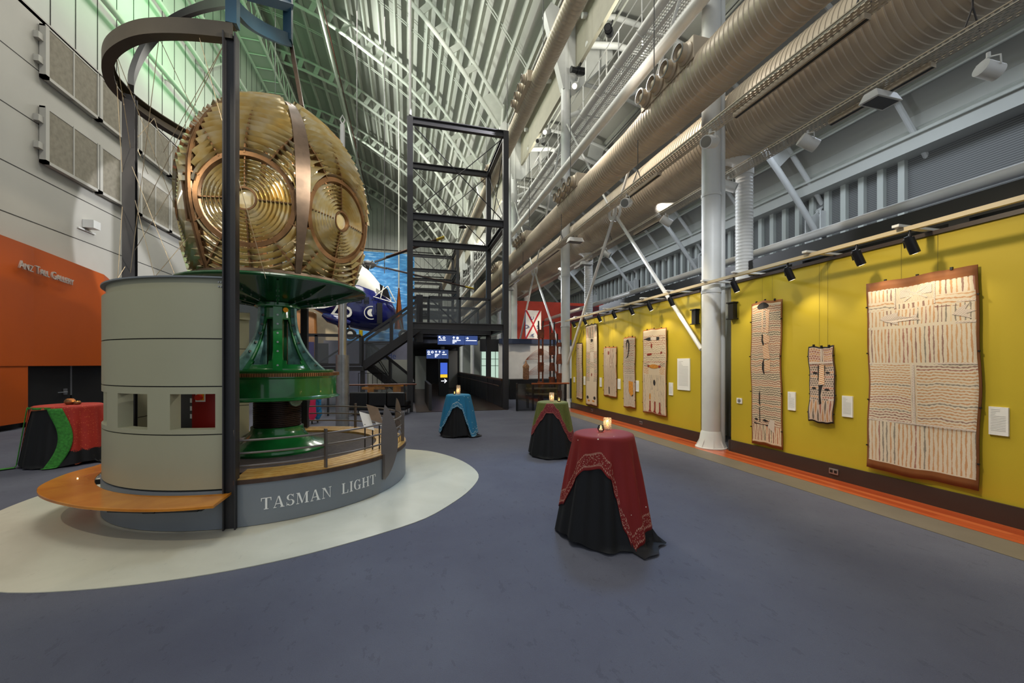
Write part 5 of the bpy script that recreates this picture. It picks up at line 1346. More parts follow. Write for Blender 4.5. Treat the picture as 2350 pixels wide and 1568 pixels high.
def table(c,ztop,r,lab_t,tab,over,lab_o,nm_o,amp=.022,nf=11,ph=.3,flare=.12,skirt_flare=.14,skirt_lab='black cloth'):
    t=root('cocktail_table',(c[0],c[1],0),lab_t,'table','cocktail tables dressed in cloths')
    MB().lathe([(.001,ztop-.03),(r-.006,ztop-.03),(r-.006,ztop-.004),(.001,ztop-.004)],(c[0],c[1],0),36).build('table_top',M['black'],t)
    MB().tube((c[0],c[1],.03),(c[0],c[1],ztop-.03),.035,12).build('pillar',M['black'],t,smooth=40)
    MB().lathe([(.001,.012),(.22,.012),(.2,.03),(.001,.045)],(c[0],c[1],0),24).build('foot',M['black'],t)
    sk=drape(c,ztop-.002,r+.002,lambda th:ztop-.01+.03*math.sin(3*th+ph)+(.16 if math.cos(th-(math.atan2(-c[1],-c[0])+.95))>.93 else 0),amp,skirt_flare,nf,ph)
    o=sk.build('table_skirt',M['skirt_cloth'],smooth=80,org=(c[0],c[1],0)); tag(o,skirt_lab,'tablecloth','floor-length dark table skirts')
    ov=drape(c,ztop+.004,r+.012,hemfn(tab,c),amp,flare+.02,nf,ph,nth=220,nz=30)
    o=ov.build(nm_o,over,smooth=80,org=(c[0],c[1],0)); tag(o,lab_o,'cloth'); 
    s=o.modifiers.new('s','SOLIDIFY'); s.thickness=.003; s.offset=1
    return o
redc=cloth_mat('red_sari_cloth','#8e1613','x',.11,(9,.07,'#efe0d0'),'#c79a84',.035)
tr=atZ(1385,1222); 
table((tr.x,tr.y),1.0,.285,'cocktail table nearest the camera, under the red cloth',[(-180,.75),(-120,.62),(-92,.80),(-70,.72),(-45,.42),(-30,.33),(-5,.30),(10,.38),(17,.55),(26,.84),(35,1.03),(44,.97),(56,.93),(70,.90),(88,.86),(104,.65),(140,.55)],redc,'dark red cloth with woven pale borders and small sequins on the nearest table','sari_cloth',.030,9,.7,.16,.19,'floor-length navy black skirt under the red cloth')
grc=cloth_mat('green_red_shawl','#6f7431','x',.16,None,'#c0705c',.01,bordcol='#7a1f2a',rand_pat=('#4d5a18',60,.35))
tg=atZ(1268,1043)
table((tg.x,tg.y),.985,.275,'cocktail table under the olive green shawl, in front of the second column',[(-180,.6),(-110,.55),(-85,.66),(-60,.55),(-38,.34),(-20,.20),(0,.20),(18,.30),(38,.56),(55,.72),(80,.70),(110,.6)],grc,'olive green paisley shawl with wine red border on the middle table','shawl',.022,9,1.9,.16,.19,'floor-length black skirt under the olive shawl')
blc=cloth_mat('blue_sheer_cloth','#1a7fae','x',.09,(9,.10,'#cfe0dc'),'#d5e6e0',.025,weave=200)
tb=atZ(1052,999)
table((tb.x,tb.y),.965,.275,'cocktail table under the turquoise cloth at the mouth of the dark corridor',[(-180,.8),(-120,.85),(-75,.90),(-55,.75),(-38,.50),(-22,.32),(-5,.28),(12,.34),(30,.70),(45,1.02),(60,.98),(90,.92),(130,.85)],blc,'turquoise blue cloth with white embroidered flowers on the farthest table','sari_cloth',.022,10,2.6,.17,.16,'floor-length black skirt under the turquoise cloth')
def ex(t,c,x,y,v): return c
rd=NT('tmp'); bpy.data.materials.remove(rd.mat)
redq=cloth_mat('red_crinkled_throw','#c23222','x',.02,None,'#d98a50',.0,rand_pat=('#d86a3c',34,.22))
t_=redq.node_tree
grq=mat('bright_green_border','#3c8f33',.8,0,.2,scale=30,bump=.5,bscale=50)
tl0=atZ(158,1060)
c=(tl0.x,tl0.y)
table(c,.985,.42,'wider cocktail table by the orange wall, under the red and green throw',[(-180,.7),(-110,.9),(-92,.80),(-70,.08),(-30,.06),(-12,.10),(-2,.80),(8,.98),(30,.90),(60,.88),(100,.9),(140,.8)],redq,'bright red crinkled throw with green border on the table by the orange wall','throw',.02,12,.2,.10,.14,'floor-length black skirt under the red and green throw')
# green border bands of the throw
cam=math.atan2(-c[1],-c[0]); 
mb=MB()
def bandpt(deg,d,out=.02):
    th=cam+math.radians(deg); r=.43+.12*d+.016*math.sin(12*th)+out; z=.985-d
    if z<.02: r+=(.02-z)*.8; z=.02
    return (c[0]+r*math.cos(th),c[1]+r*math.sin(th),z)
mb.grid(lambda u,v: bandpt(-30+8*math.sin(v*3)+(22-6*v)*u+ (10*math.sin(v*3.1)-2),.02+v*.98),6,24)
mb.grid(lambda u,v: bandpt(-92+10*u,.02+v*1.35),4,28)
mb.grid(lambda u,v: bandpt(-90+64*u+0*v,.0+v*.035,.015),30,3)
o=mb.build('green_border',grq,smooth=60); o.parent=None; tag(o,'ragged bright green strips of the throw hanging over the dark skirt','throw border')
s=o.modifiers.new('s','SOLIDIFY'); s.thickness=.004
# candles
def gl_mat():
    t=NT('clear_glass'); t.n.remove(t.b); g=t.new('ShaderNodeBsdfGlossy'); g.inputs['Roughness'].default_value=.05; tr=t.new('ShaderNodeBsdfTransparent'); tr.inputs[0].default_value=(.93,.96,.95,1)
    f=t.new('ShaderNodeFresnel'); f.inputs[0].default_value=1.4; m=t.new('ShaderNodeMixShader'); t.lk(f.outputs[0],m.inputs[0]); t.lk(tr.outputs[0],m.inputs[1]); t.lk(g.outputs[0],m.inputs[2]); t.lk(m.outputs[0],t.out.inputs[0]); return t.mat
M['clear']=gl_mat()
def crackle():
    t=NT('crackle_glass'); v=t.coord(); vo=t.new('ShaderNodeTexVoronoi',feature='DISTANCE_TO_EDGE'); vo.inputs['Scale'].default_value=60; t.lk(v,vo.inputs[0]); t.col(lin('#dcd6cc')); m=t.m('LESS_THAN',vo.outputs[0],.06)
    return t.set(.12,metal=.3,alpha=t.m('ADD',t.m('MULTIPLY',m,.5),.22))
M['crackle']=crackle()
def candle(x,y,z,r,h,lab,mt='crackle',ball=False,name='candle_holder'):
    t=root(name,(x,y,z),lab,'candle holder','glass candle holders on the cocktail tables')
    if ball: pr=[(.001,0),(r*.55,.002),(r*.9,h*.25),(r,h*.5),(r*.85,h*.8),(r*.62,h),(r*.58,h*.99),(r*.8,h*.78),(r*.93,h*.5),(r*.84,h*.27),(r*.5,.012),(.001,.012)]
    else: pr=[(.001,0),(r,0),(r,h),(r*.93,h),(r*.93,.012),(.001,.012)]
    MB().lathe(pr,(x,y,z),28).build('glass_cup',M[mt],t,smooth=50)
    MB().lathe([(.001,.013),(r*.5,.013),(r*.5,.013+h*.22),(.001,.013+h*.22)],(x,y,z),18).build('candle',M['wax'],t,smooth=40)
    MB().lathe([(.001,0),(.006,.008),(.004,.022),(.001,.034)],(x,y,z+.016+h*.22),10).build('flame',M['flame'],t,smooth=60)
    light('POINT',(x,y,z+.05+h*.25),0.5,(1,.6,.25),.01,name='candle_flame_light') if 'light' in globals() else None
def on_table(px,cc,zt): # point of table top seen at column px, through the centre depth
    D=cc.x*SA+cc.y*CA; return atD(px,HY,D)
CAND=[]
p=atZ(1394,987,1.004); candle(p.x,p.y,1.006,.042,.125,'tall crackle glass candle holder glowing on the red table')
p=atZ(1379,992,1.004); candle(p.x,p.y,1.006,.034,.068,'small round glass tealight beside the tall holder on the red table','clear',True)
p=atZ(1266,918,.989); p=atD(1266,HY,7.42); candle(p.x,p.y,.991,.045,.17,'tall glass candle holder on the olive green table')
p=atD(1283,HY,7.40); candle(p.x,p.y,.991,.042,.085,'small round tealight on the olive green table','clear',True)
p=atD(1052,HY,9.45); candle(p.x,p.y,.971,.048,.215,'tall glass candle holder on the turquoise table')
p=atD(1045,HY,9.40); p=p-rv*.02; candle(p.x,p.y,.971,.036,.08,'small tealight beside the tall holder on the turquoise table','clear',True)
p=Vector((c[0],c[1],0))+rv*.02
candle(p.x,p.y,.991,.075,.1,'round brass lantern glowing on the red and green table','gear',True,'brass_lantern')
p=p+rv*.13; candle(p.x,p.y,.991,.05,.06,'small brass tealight dish on the red and green table','gear',True,'brass_lantern')
# =============================================================== BLACK STEEL TOWERS
def tower(Y,lab,w=3.47,dp=3.25,detail=True,mid=(6.92,)):
    x0,x1=.09,.09+w; t=root('steel_tower',((x0+x1)/2,Y+dp/2,0),lab,'steel frame','open black steel towers along the walkway')
    for x in (x0,x1):
        for y in (Y,Y+dp):
            MB().box(x-.1,x+.1,y-.1,y+.1,.008,10.4).build('post',M['charcoal'],t)
    for z in (10.29,)+mid+(3.05,):
        for y in (Y,Y+dp): MB().ibeam((x0+.1,y,z),(x1-.1,y,z),.16,.24,.03,m=0).build('cross_beam',M['charcoal'],t)
        for x in (x0,x1): MB().ibeam((x,Y+.1,z),(x,Y+dp-.1,z),.16,.24,.03).build('cross_beam',M['charcoal'],t)
    if detail:
        for y in (Y,Y+dp):
            MB().tube((x0+.15,y,10.1),(x1-.15,y,7.1),.018,6).build('tie_rod',M['charcoal'],t)
            MB().tube((x1-.15,y,10.1),(x0+.15,y,7.1),.018,6).build('tie_rod',M['charcoal'],t)
        for x in (x1,):
            MB().tube((x,Y+.15,10.1),(x,Y+dp-.15,7.1),.018,6).build('tie_rod',M['charcoal'],t)
            MB().tube((x,Y+dp-.15,10.1),(x,Y+.15,7.1),.018,6).build('tie_rod',M['charcoal'],t)
tower(14.5,'nearest tall open black steel tower beside the helicopter blades')
tower(29.2,'second black steel tower behind the nearest one',mid=(8.4,6.92,5.4)); tower(43.6,'third black steel tower far down the hall',mid=(8.4,6.92,5.4))
def glassmat(n,c,a):
    t=NT(n); t.col(lin(c)); return t.set(.1,alpha=a,spec=.6)
M['bal_glass']=glassmat('balustrade_glass','#6d7478',.22)
# upper landing bridging the tower
def truss_rail(t,p,q,h,posts,glassy=True,dark=False):
    p=Vector(p); q=Vector(q); U=Vector((0,0,1))
    MB().beam(p+U*h,q+U*h,.1,.11).build('top_rail',M['charcoal'],t); MB().beam(p,q,.12,.1).build('bottom_rail',M['charcoal'],t)
    for k in range(posts+1):
        c=p+(q-p)*k/posts; MB().beam(c,c+U*h,.1,.1,(q-p)).build('baluster_post',M['charcoal'],t)
    for k in range(posts):
        a=p+(q-p)*k/posts; b=p+(q-p)*(k+1)/posts
        if k%2==0: MB().beam(a+U*h,b,.05,.06).build('diagonal',M['charcoal'],t)
        else: MB().beam(a,b+U*h,.05,.06).build('diagonal',M['charcoal'],t)
    if glassy:
        n=(q-p).cross(U).normalized()*.05
        MB().prism([p+n+U*.06,q+n+U*.06,q+n+U*(h-.06),p+n+U*(h-.06)],n*.2).build('glass_pane',M['glass_dark' if dark else 'bal_glass'],t)
t=root('upper_landing',(2.1,17.3,3.0),'black steel bridge landing with glass balustrade above the corridor mouth','landing')
MB().box(.4,3.5,16.95,20,3.0,3.18).ibeam((.3,16.9,3.08),(3.5,16.9,3.08),.15,.28,.03).build('floor_deck',M['charcoal'],t)
truss_rail(t,(.85,16.95,3.28),(3.45,16.95,3.28),1.2,2)
truss_rail(t,(.45,19.9,3.28),(3.45,19.9,3.28),1.2,2)
MB().box(.35,.62,16.85,17.05,2.6,4.55).build('newel_post',M['charcoal'],t)
t=root('lower_landing',(-3,16.6,1.5),'black steel mezzanine landing with glass balustrade behind the silver mast','landing')
MB().box(-5.2,-1.65,16.4,18.2,1.42,1.58).build('floor_deck',M['charcoal'],t)
truss_rail(t,(-4.9,16.4,1.66),(-1.75,16.4,1.66),1.12,2)
for x in (-4.8,-1.7): MB().box(x-.08,x+.08,16.5,16.66,.008,1.42).build('support_post',M['charcoal'],t)
def stair(p,q,lab,up=1.12,y2=1.5):
    p=Vector(p); q=Vector(q); t=root('staircase',p,lab,'staircase','black steel staircase flights')
    U=Vector((0,0,1)); 
    for off in (0,y2):
        o=Vector((0,off,0)); MB().beam(p+o,q+o,.1,.3).build('stringer',M['charcoal'],t); MB().beam(p+o+U*up,q+o+U*up,.08,.1).build('handrail',M['charcoal'],t)
        for k in (0,.5,1):
            c=p+o+(q-p)*k; MB().beam(c,c+U*up,.09,.09,(0,1,0)).build('baluster_post',M['charcoal'],t)
        MB().prism([p+o+U*.18,q+o+U*.18,q+o+U*(up-.05),p+o+U*(up-.05)],(0,.012,0)).build('glass_pane',M['bal_glass'],t)
        MB().beam(p+o+U*.9,p+o+(q-p)*.5+U*.2,.03,.04).build('diagonal',M['charcoal'],t)
    n=14
    for k in range(n):
        c=p+(q-p)*(k+.5)/n; MB().box(c.x-.14,c.x+.14,p.y+.05,p.y+y2-.05,c.z-.02,c.z+.02).build('tread',M['charcoal'],t)
stair((-1.7,16.6,1.6),(.42,16.6,3.15),'upper black steel stair flight rising right to the landing')
stair((-1.6,18.2,1.55),(.1,18.2,.12),'lower black steel stair flight going down to the right behind the tower post',1.05)
# =============================================================== HELICOPTER
hc=root('helicopter',(-3.2,22.4,3.4),'navy blue and white naval helicopter numbered 26 hanging above the landing','helicopter')
# body cross sections along local axis from tail to nose; axis mostly +X, slightly nose down to the right
secs=[(-9.5,6.4,.22,.28),(-7.2,5.95,.36,.42),(-5.6,5.45,.5,.58),(-4.7,5.2,.66,.68),(-3.9,5.08,.85,1.02),(-3.2,4.95,.95,1.3),(-2.4,4.85,.95,1.36),(-1.7,4.66,.92,1.26),(-1.15,4.5,.80,1.0),(-.8,4.38,.5,.62),(-.62,4.32,.2,.3)]
def hsec(x,z,w,h,n=24):
    out=[]
    for k in range(n):
        a=2*PI*k/n; cx=math.copysign(abs(math.cos(a))**.7,math.cos(a)); sz=math.copysign(abs(math.sin(a))**.75,math.sin(a))
        out.append((x,22.6+cx*w,z+sz*h))
    return out
def yrot(p): return p
mb=MB(); vs=[]; n=24
for s in secs: vs+=hsec(*s,n)
fs=[(i*n+k,i*n+(k+1)%n,(i+1)*n+(k+1)%n,(i+1)*n+k) for i in range(len(secs)-1) for k in range(n)]+[tuple(range(n-1,-1,-1)),tuple((len(secs)-1)*n+k for k in range(n))]
mb.add(vs,fs); mb.build('fuselage',M['heli_blue'],hc,smooth=50)
top=[(-7.5,6.5,.25,.25),(-5.4,6.4,.5,.45),(-4.4,6.35,.72,.75),(-3.7,6.3,.84,1.0),(-3.0,6.25,.86,1.1),(-2.3,6.0,.84,1.02),(-1.7,5.55,.80,.8),(-1.15,5.1,.66,.55),(-.85,4.95,.3,.3)]
vs=[]
for s in top: vs+=hsec(*s,n)
MB().add(vs,[(i*n+k,i*n+(k+1)%n,(i+1)*n+(k+1)%n,(i+1)*n+k) for i in range(len(top)-1) for k in range(n)]+[tuple(range(n-1,-1,-1)),tuple((len(top)-1)*n+k for k in range(n))]).build('upper_cowling',M['heli_white'],hc,smooth=50)
MB().box(-1.52,-1.26,21.62,21.75,3.8,4.85).build('doorway',M['black'],hc)
for (x,z,w,h) in ((-2.55,5.0,.3,.4),(-2.15,4.95,.25,.36)): MB().box(x,x+w,21.6,21.66,z-h/2,z+h/2).build('cabin_window',M['glass_dark'],hc,bevel=.03)
MB().prism([(-1.35,21.66,5.35),(-.85,21.85,5.05),(-1.0,21.8,5.6),(-1.4,21.7,5.85)],(0,.03,0)).build('cockpit_window',M['black_gloss'],hc)
for p,q in (((-1.6,21.62,5.2),(-1.0,21.75,5.75)),((-1.0,21.75,5.75),(-.6,21.9,4.95)),((-1.35,21.65,5.1),(-1.2,21.72,5.75)),((-1.7,21.62,5.15),(-.65,21.9,4.9))): MB().tube(p,q,.025,6).build('window_frame',M['heli_white'],hc)
MB().path([(-4.1,21.7,4.15),(-3.8,21.65,4.0),(-3.3,21.6,3.85),(-2.8,21.6,3.75)],.2,14,radii=[.1,.24,.26,.12]).build('float_pod',M['heli_blue'],hc,smooth=50)
MB().box(-4.75,-4.35,21.85,21.95,5.05,5.2).build('yellow_marking',M['yellow'],hc)
for x in (-3.0,-.4):
    MB().tube((x,22.1,4.0),(x+.2,21.6,3.3),.05,10).build('wheel_strut',M['steel_dark'],hc)
    MB().lathe([(.05,-.1),(.24,-.1),(.28,-.05),(.28,.05),(.24,.1),(.05,.1)],(x+.22,21.5,3.2),22,axis='y').build('wheel',M['black'],hc,smooth=30)
    MB().lathe([(.001,-.115),(.13,-.11),(.13,-.09)],(x+.22,21.5,3.2),22,axis='y').build('wheel_hub',M['heli_white'],hc,smooth=30)
MB().lathe([(.001,0),(.25,.05),(.33,.2),(.25,.3),(.001,.32)],(-3.2,22,3.5),20).build('belly_dome',M['steel_dark'],hc,smooth=40)
# roundel and numerals
for r0,r1,mt in ((.31,.35,'heli_white'),(.0,.19,'heli_white')):
    MB().lathe([(max(r0,.001),-.01),(r1,-.01),(r1,.01),(max(r0,.001),.01)],(-1.80,21.62,4.32),24,PI*.42,PI*1.62,axis='y').build('roundel',M[mt],hc)
o=mesh_text('numeral','26',1.35,M['heli_white'],(-3.78,21.56,4.12),(PI/2,0,0),hc,.03,.82)
for v in o.data.vertices: v.co.z-= (v.co.x+.4)*.10; 
# mast, hub, blades
hub=Vector((-2.0,22.24,6.95))
MB().tube((-2.3,22.4,6.3),hub,.14,14).build('rotor_mast',M['steel_dark'],hc)
MB().lathe([(.05,-.15),(.35,-.1),(.4,0),(.3,.12),(.05,.18)],tuple(hub),18).build('rotor_hub',M['steel_dark'],hc,smooth=40)
for tip in ((atD(1020,545,21.5)),(atD(1088,664,21)),(atD(660,700,23)),(atD(700,520,24))):
    d=(tip-hub).normalized(); a=hub+d*.35; b=hub+d*1.0
    MB().beam(a,b,.12,.08).build('blade_grip',M['steel_dark'],hc)
    side=d.cross(Vector((0,0,1))).normalized()*.19; 
    vs=[b-side,b+side,tip+side,tip-side]; MB().prism(vs,(0,0,.035)).build('rotor_blade',M['blade'],hc)
    e=tip-d*.45; MB().prism([e-side*1.03+Vector((0,0,-.004)),e+side*1.03+Vector((0,0,-.004)),tip+side*1.03+Vector((0,0,-.004)),tip-side*1.03+Vector((0,0,-.004))],(0,0,.043)).build('blade_tip',M['yellow'],hc)
for k in range(6):
    a=k*PI/3; MB().tube(hub+Vector((math.cos(a)*.2,math.sin(a)*.2,-.2)),hub+Vector((math.cos(a)*.5,math.sin(a)*.5,.12)),.03,6).build('pitch_link',M['bolt'],hc)
for x in (-6.5,-2.6,-1.2): MB().tube((x,22.6,6.6),(x,22.6,24.5),.02,6).build('suspension_cable',M['steel_dark'],hc)
# =============================================================== MURAL etc.
def sea():
    t=NT('sky_sea_mural'); v=t.coord(); x,y,z=t.sep(v)
    n1=t.noise(1.6,v,detail=5,rough=.6,stretch=(.6,1,3)); c=t.ramp(n1,[(.35,lin('#1b5e9c')),(.55,lin('#3f8fc8')),(.7,lin('#b7d4e6'))])
    t.col(c); return t.set(.6)
M['mural']=sea()
t=root('sky_mural',(-4.5,36,0),'tall blue sky and sea mural behind the helicopter','mural')
MB().box(-10.4,.6,36,36.1,3.6,11.3).build('picture_face',M['mural'],t)
MB().box(-10.4,.6,36.1,36.2,.01,11.3).build('backing_frame',M['lwall'],t)
mb=MB(); 
o=MB().tube((-.6,30,7.0),(-.6,30,20),.05,10,.03,m=1).tube((-.6,30,4.2),(-.6,30,7.2),.34,16,.05).build('model_rocket',[M['copper'] if 'copper' in M else mat('copper','#b5602c',.25,.8,.1)],smooth=40); o.data.materials.append(M['heli_white']); tag(o,'slender copper rocket standing before the blue mural','model rocket')
o=MB().tube((-3.3,31,.01),(-3.3,31,8.5),.16,12,.1).build('yellow_mast',M['yellow'],smooth=40); tag(o,'yellow slender aircraft part upright before the blue mural','mast')
sail=mat('cream_sail','#e6d9bd',.7,0,.05)
o=MB().prism([(-6.6,26,.02),(-3.4,26,.02),(-3.9,26,3.4),(-4.6,26,5.4),(-6.2,26,5.6)],(0,.1,0)).build('sail_panel',sail); tag(o,'large cream sail-like panel behind the green pedestal','sail')
o=MB().prism([(-6.1,24.5,.02),(-5.3,24.5,.02),(-4.95,24.5,3.0),(-5.0,24.5,4.6),(-6.2,24.5,4.8)],(0,.35,0)).build('wooden_hull',mat('tan_hull','#a9723c',.4,0,.1),bevel=.1); tag(o,'tan wooden hull upright beside the cream sail','boat hull')
o=MB().box(-4.45,-3.75,18.0,18.1,1.59,2.6).build('display_board',mat('violet_board','#3d2f96',.6,0,.05)); tag(o,'violet display board on the mezzanine behind the balustrade','board')
o=MB().box(-3.7,-3.2,18.0,18.1,1.59,2.55).build('display_board',M['steel_dark']); tag(o,'dark display board beside the violet one','board')
# back wall of the mezzanine floor below
st_=struct(MB().box(-4.5,.3,24,24.2,.0,3.0),'wall_mezzanine',mat('lilac_grey_wall','#9a9bb0',.6,0,.04))
o=mesh_text('exhibition_lettering','rmalade',.46,mat('blue_letter','#3a4f8c',.5,0,0),(-1.9,21.5,1.95),(PI/2,0,0),None,.01,.9); tag(o,'blue lettering on the glass behind the stair','sign')
o.data.materials[0]=o.data.materials[0]
# sofa
sa=atD(803,HY,13.1); sb=atD(931,HY,13.1); d=(sb-sa); L=d.length; d.normalize(); nb=Vector((-d.y,d.x,0))
sa.z=0; sb.z=0
t=root('leather_sofa',(sa+sb)/2,'long black leather sofa seen from behind past the railing','sofa')
for k in range(3):
    a=sa+d*L*(k/3+.004); b=sa+d*L*((k+1)/3-.004)
    MB().beam(a+Vector((0,0,.53)),b+Vector((0,0,.53)),.16,.46).build('back_cushion',M['leather'],t,bevel=.04)
    MB().beam(a+nb*.42+Vector((0,0,.36)),b+nb*.42+Vector((0,0,.36)),.62,.16).build('seat_cushion',M['leather'],t,bevel=.04)
MB().beam(sa+nb*.3+Vector((0,0,.22)),sb+nb*.3+Vector((0,0,.22)),.8,.1).build('base_frame',M['leather'],t,bevel=.02)
for f in (.03,.97):
    for w in (0.0,.6): q=sa+d*L*f+nb*w; MB().box(q.x-.03,q.x+.03,q.y-.03,q.y+.03,.008,.18).build('leg',M['stainless'],t)
# gold machine
gm=atD(885,HY,15.5); M['gold']=mat('gilded_wood','#d08a2c',.35,.3,.25,scale=6)
t=root('gilded_carriage',(gm.x,gm.y,0),'gilded timber machine glowing behind the black sofa','exhibit')
for k,(dx,z,w,h) in enumerate(((-.4,.75,.9,.1),(.1,.85,1.4,.08),(.5,.7,.3,.35),(.0,.55,1.3,.06),(.62,.3,.25,.5),(-.5,.62,.25,.2))):
    q=gm+rv*dx; MB().beam(Vector((q.x,q.y,z))-rv*w/2,Vector((q.x,q.y,z))+rv*w/2,.5,h).build('gilded_part',M['gold'],t,bevel=.02)
for s in (-.6,.6):
    q=gm+rv*s; MB().box(q.x-.04,q.x+.04,q.y-.04,q.y+.04,.008,.6).build('leg',M['gold'],t)
# cage
cg=atD(855,HY,17.0); t=root('wire_cage',(cg.x,cg.y,0),'black wire cage standing under the stair','cage')
mb=MB()
for k in range(7):
    q=cg+rv*(-.6+.2*k); mb.tube((q.x,q.y,.008),(q.x,q.y,1.3),.012,6)
for z in (.3,.8,1.3): mb.tube(cg+rv*-.6+Vector((0,0,z-cg.z)),cg+rv*.6+Vector((0,0,z-cg.z)),.012,6)
mb.build('cage_bars',M['black'],t)
# swimsuits on stand
M['pink']=mat('pink_lycra','#d8285a',.5,0,.1); M['cyanb']=mat('blue_print_lycra','#2a8fc8',.5,0,.3,scale=18)
for k,(px,mt,lab) in enumerate(((716,'pink','pink swimsuit on a display form behind the pedestal'),(729,'cyanb','blue printed swimsuit on a display form beside the pink one'))):
    q=atD(px,HY,11.2+k*.25); t=root('swimsuit_form',(q.x,q.y,0),lab,'swimsuit','swimsuits on display forms')
    MB().add([(q.x+s*CA*w,q.y-s*SA*w+t2,z) for z,w in ((.0+.1,.05),(.25,.13),(.42,.11),(.6,.10),(.8,.13),(.92,.04)) for s,t2 in ((-1,0),(0,-.07),(1,0),(0,.07))],[(r*4+i,r*4+(i+1)%4,(r+1)*4+(i+1)%4,(r+1)*4+i) for r in range(5) for i in range(4)]+[(3,2,1,0),(20,21,22,23)]).build('garment',M[mt],t,smooth=70)
    MB().tube((q.x,q.y,.008),(q.x,q.y,.15),.02,8).build('stand',M['black'],t)
# =============================================================== CORRIDOR under the landing
M['dark_floor']=mat('dark_boards','#3a2c24',.35,0,.2,scale=4)
struct(MB().box(.3,3.6,14.2,34,.004,.012),'floor_corridor',M['dark_floor'])
struct(MB().box(.3,3.6,20.1,34,2.9,3.1),'ceiling_corridor',M['black'])
o=MB().box(.10,.30,17.9,34,.012,.9).build('corridor_parapet',M['charcoal']); tag(o,'dark solid parapet on the left side of the corridor','parapet')
t=root('panel_balustrade',(3.0,17.5,.01),'long dark panelled balustrade along the right of the corridor','balustrade')
for k in range(9):
    y=14.9+k*1.55; MB().box(3.5-.22*k*.0,3.56,y,y+1.5,.02,1.05).build('panel',M['charcoal'],t)
MB().box(3.45,3.6,14.8,29,1.05,1.12).build('cap_rail',mat('timber_cap','#5a3420',.35,0,.1),t)
MB().tube((3.38,14.9,.85),(3.38,29,.85),.025,8).build('handrail',M['bronze'],t)
o=MB().box(.75,.85,14.6,18.2,.02,.95).build('balustrade_wing',M['charcoal']); tag(o,'charcoal steel wing wall left of the corridor mouth','balustrade')
# digital direction signs
M['sign_blue']=NT('sign_face').mat; _t=M['sign_blue'].node_tree.nodes['Principled BSDF']; _t.inputs['Base Color'].default_value=lin('#3b4f86'); _t.inputs['Emission Color'].default_value=lin('#3b4f86'); _t.inputs['Emission Strength'].default_value=.9
M['sign_white']=emat('sign_white','#f2f6ff',2.2)
def dir_sign(x0,x1,y,z0,z1,lab,cells):
    t=root('direction_sign',((x0+x1)/2,y,z0),lab,'sign','hanging backlit direction signs')
    MB().box(x0,x1,y,y+.1,z0,z1).build('light_box',M['black'],t); w=(x1-x0)/3
    for i in range(3):
        MB().box(x0+i*w+.006,x0+(i+1)*w-.006,y-.01,y,z0+.01,z1-.01).build('sign_panel',M['sign_blue'],t)
        ic,txt=cells[i]; a=x0+i*w+.06; h=z1-z0; zc=z1-h*.28; s=h*.13
        mb=MB(); Yk=y-.012
        def ln(p,q,wd=.02): mb.beam((p[0],Yk,p[1]),(q[0],Yk,q[1]),wd,.004,(0,1,0))
        for k,g in enumerate(ic):
            cx=a+s+k*s*3
            if g=='ul': ln((cx+s,zc-s),(cx-s,zc+s)); ln((cx-s,zc+s),(cx+s*.3,zc+s)); ln((cx-s,zc+s),(cx-s,zc-s*.3))
            if g=='up': ln((cx,zc-s),(cx,zc+s)); ln((cx,zc+s),(cx-s*.8,zc+.1*s)); ln((cx,zc+s),(cx+s*.8,zc+.1*s))
            if g=='rt': ln((cx-s,zc),(cx+s,zc)); ln((cx+s,zc),(cx+.1*s,zc+s*.8)); ln((cx+s,zc),(cx+.1*s,zc-s*.8))
            if g=='o': mb.lathe([(s*.6,-.002),(s,-.002),(s,.002),(s*.6,.002)],(cx,Yk,zc),16,axis='y')
            if g=='d': mb.lathe([(.001,-.002),(s,-.002),(s,.002),(.001,.002)],(cx,Yk,zc),16,axis='y')
        mb.build('pictogram',M['sign_white'],t)
        mb=MB()
        for k,L in enumerate(txt):
            zz=z1-h*(.56+.14*k); mb.box(a,a+L*w,Yk-.002,Yk,zz,zz+h*.07)
        mb.build('wayfinding_lines',M['sign_white'],t)
    for x in (x0+.2,x1-.2): MB().tube((x,y+.05,z1),(x,y+.05,3.0),.01,6).build('hanger',M['black'],t)
dir_sign(1.27,3.04,17.6,2.53,2.95,'backlit blue three-part direction sign hanging at the corridor mouth',((('ul','o'),(.5,)),(('up','d'),(.6,.3,.15)),(('rt',),(.8,))))
dir_sign(1.1,2.4,24.3,2.0,2.55,'smaller backlit direction sign deeper in the corridor',((('o','o'),(.4,)),(('up','up'),(.6,.4,.2)),(('rt',),(.6,))))
kq=Vector((1.84,21,0)); t=root('information_kiosk',kq,'upright black information kiosk with lit blue and yellow screen','kiosk')
MB().box(1.58,2.1,21,21.25,.014,1.95).build('cabinet',M['black'],t)
MB().box(1.66,2.02,20.985,21,1.15,1.75).build('screen',[emat('kiosk_blue','#3550a8',1.6)],t); MB().box(1.66,2.02,20.98,21,.98,1.14).build('yellow_panel',[emat('kiosk_yellow','#e8b830',1.2)],t)
mb=MB(); mb.beam((1.7,20.98,.8),(1.98,20.98,.8),.03,.01,(0,1,0)).beam((1.98,20.98,.8),(1.87,20.98,.9),.03,.01,(0,1,0)).beam((1.98,20.98,.8),(1.87,20.98,.7),.03,.01,(0,1,0)); mb.build('arrow',M['sign_white'],t)
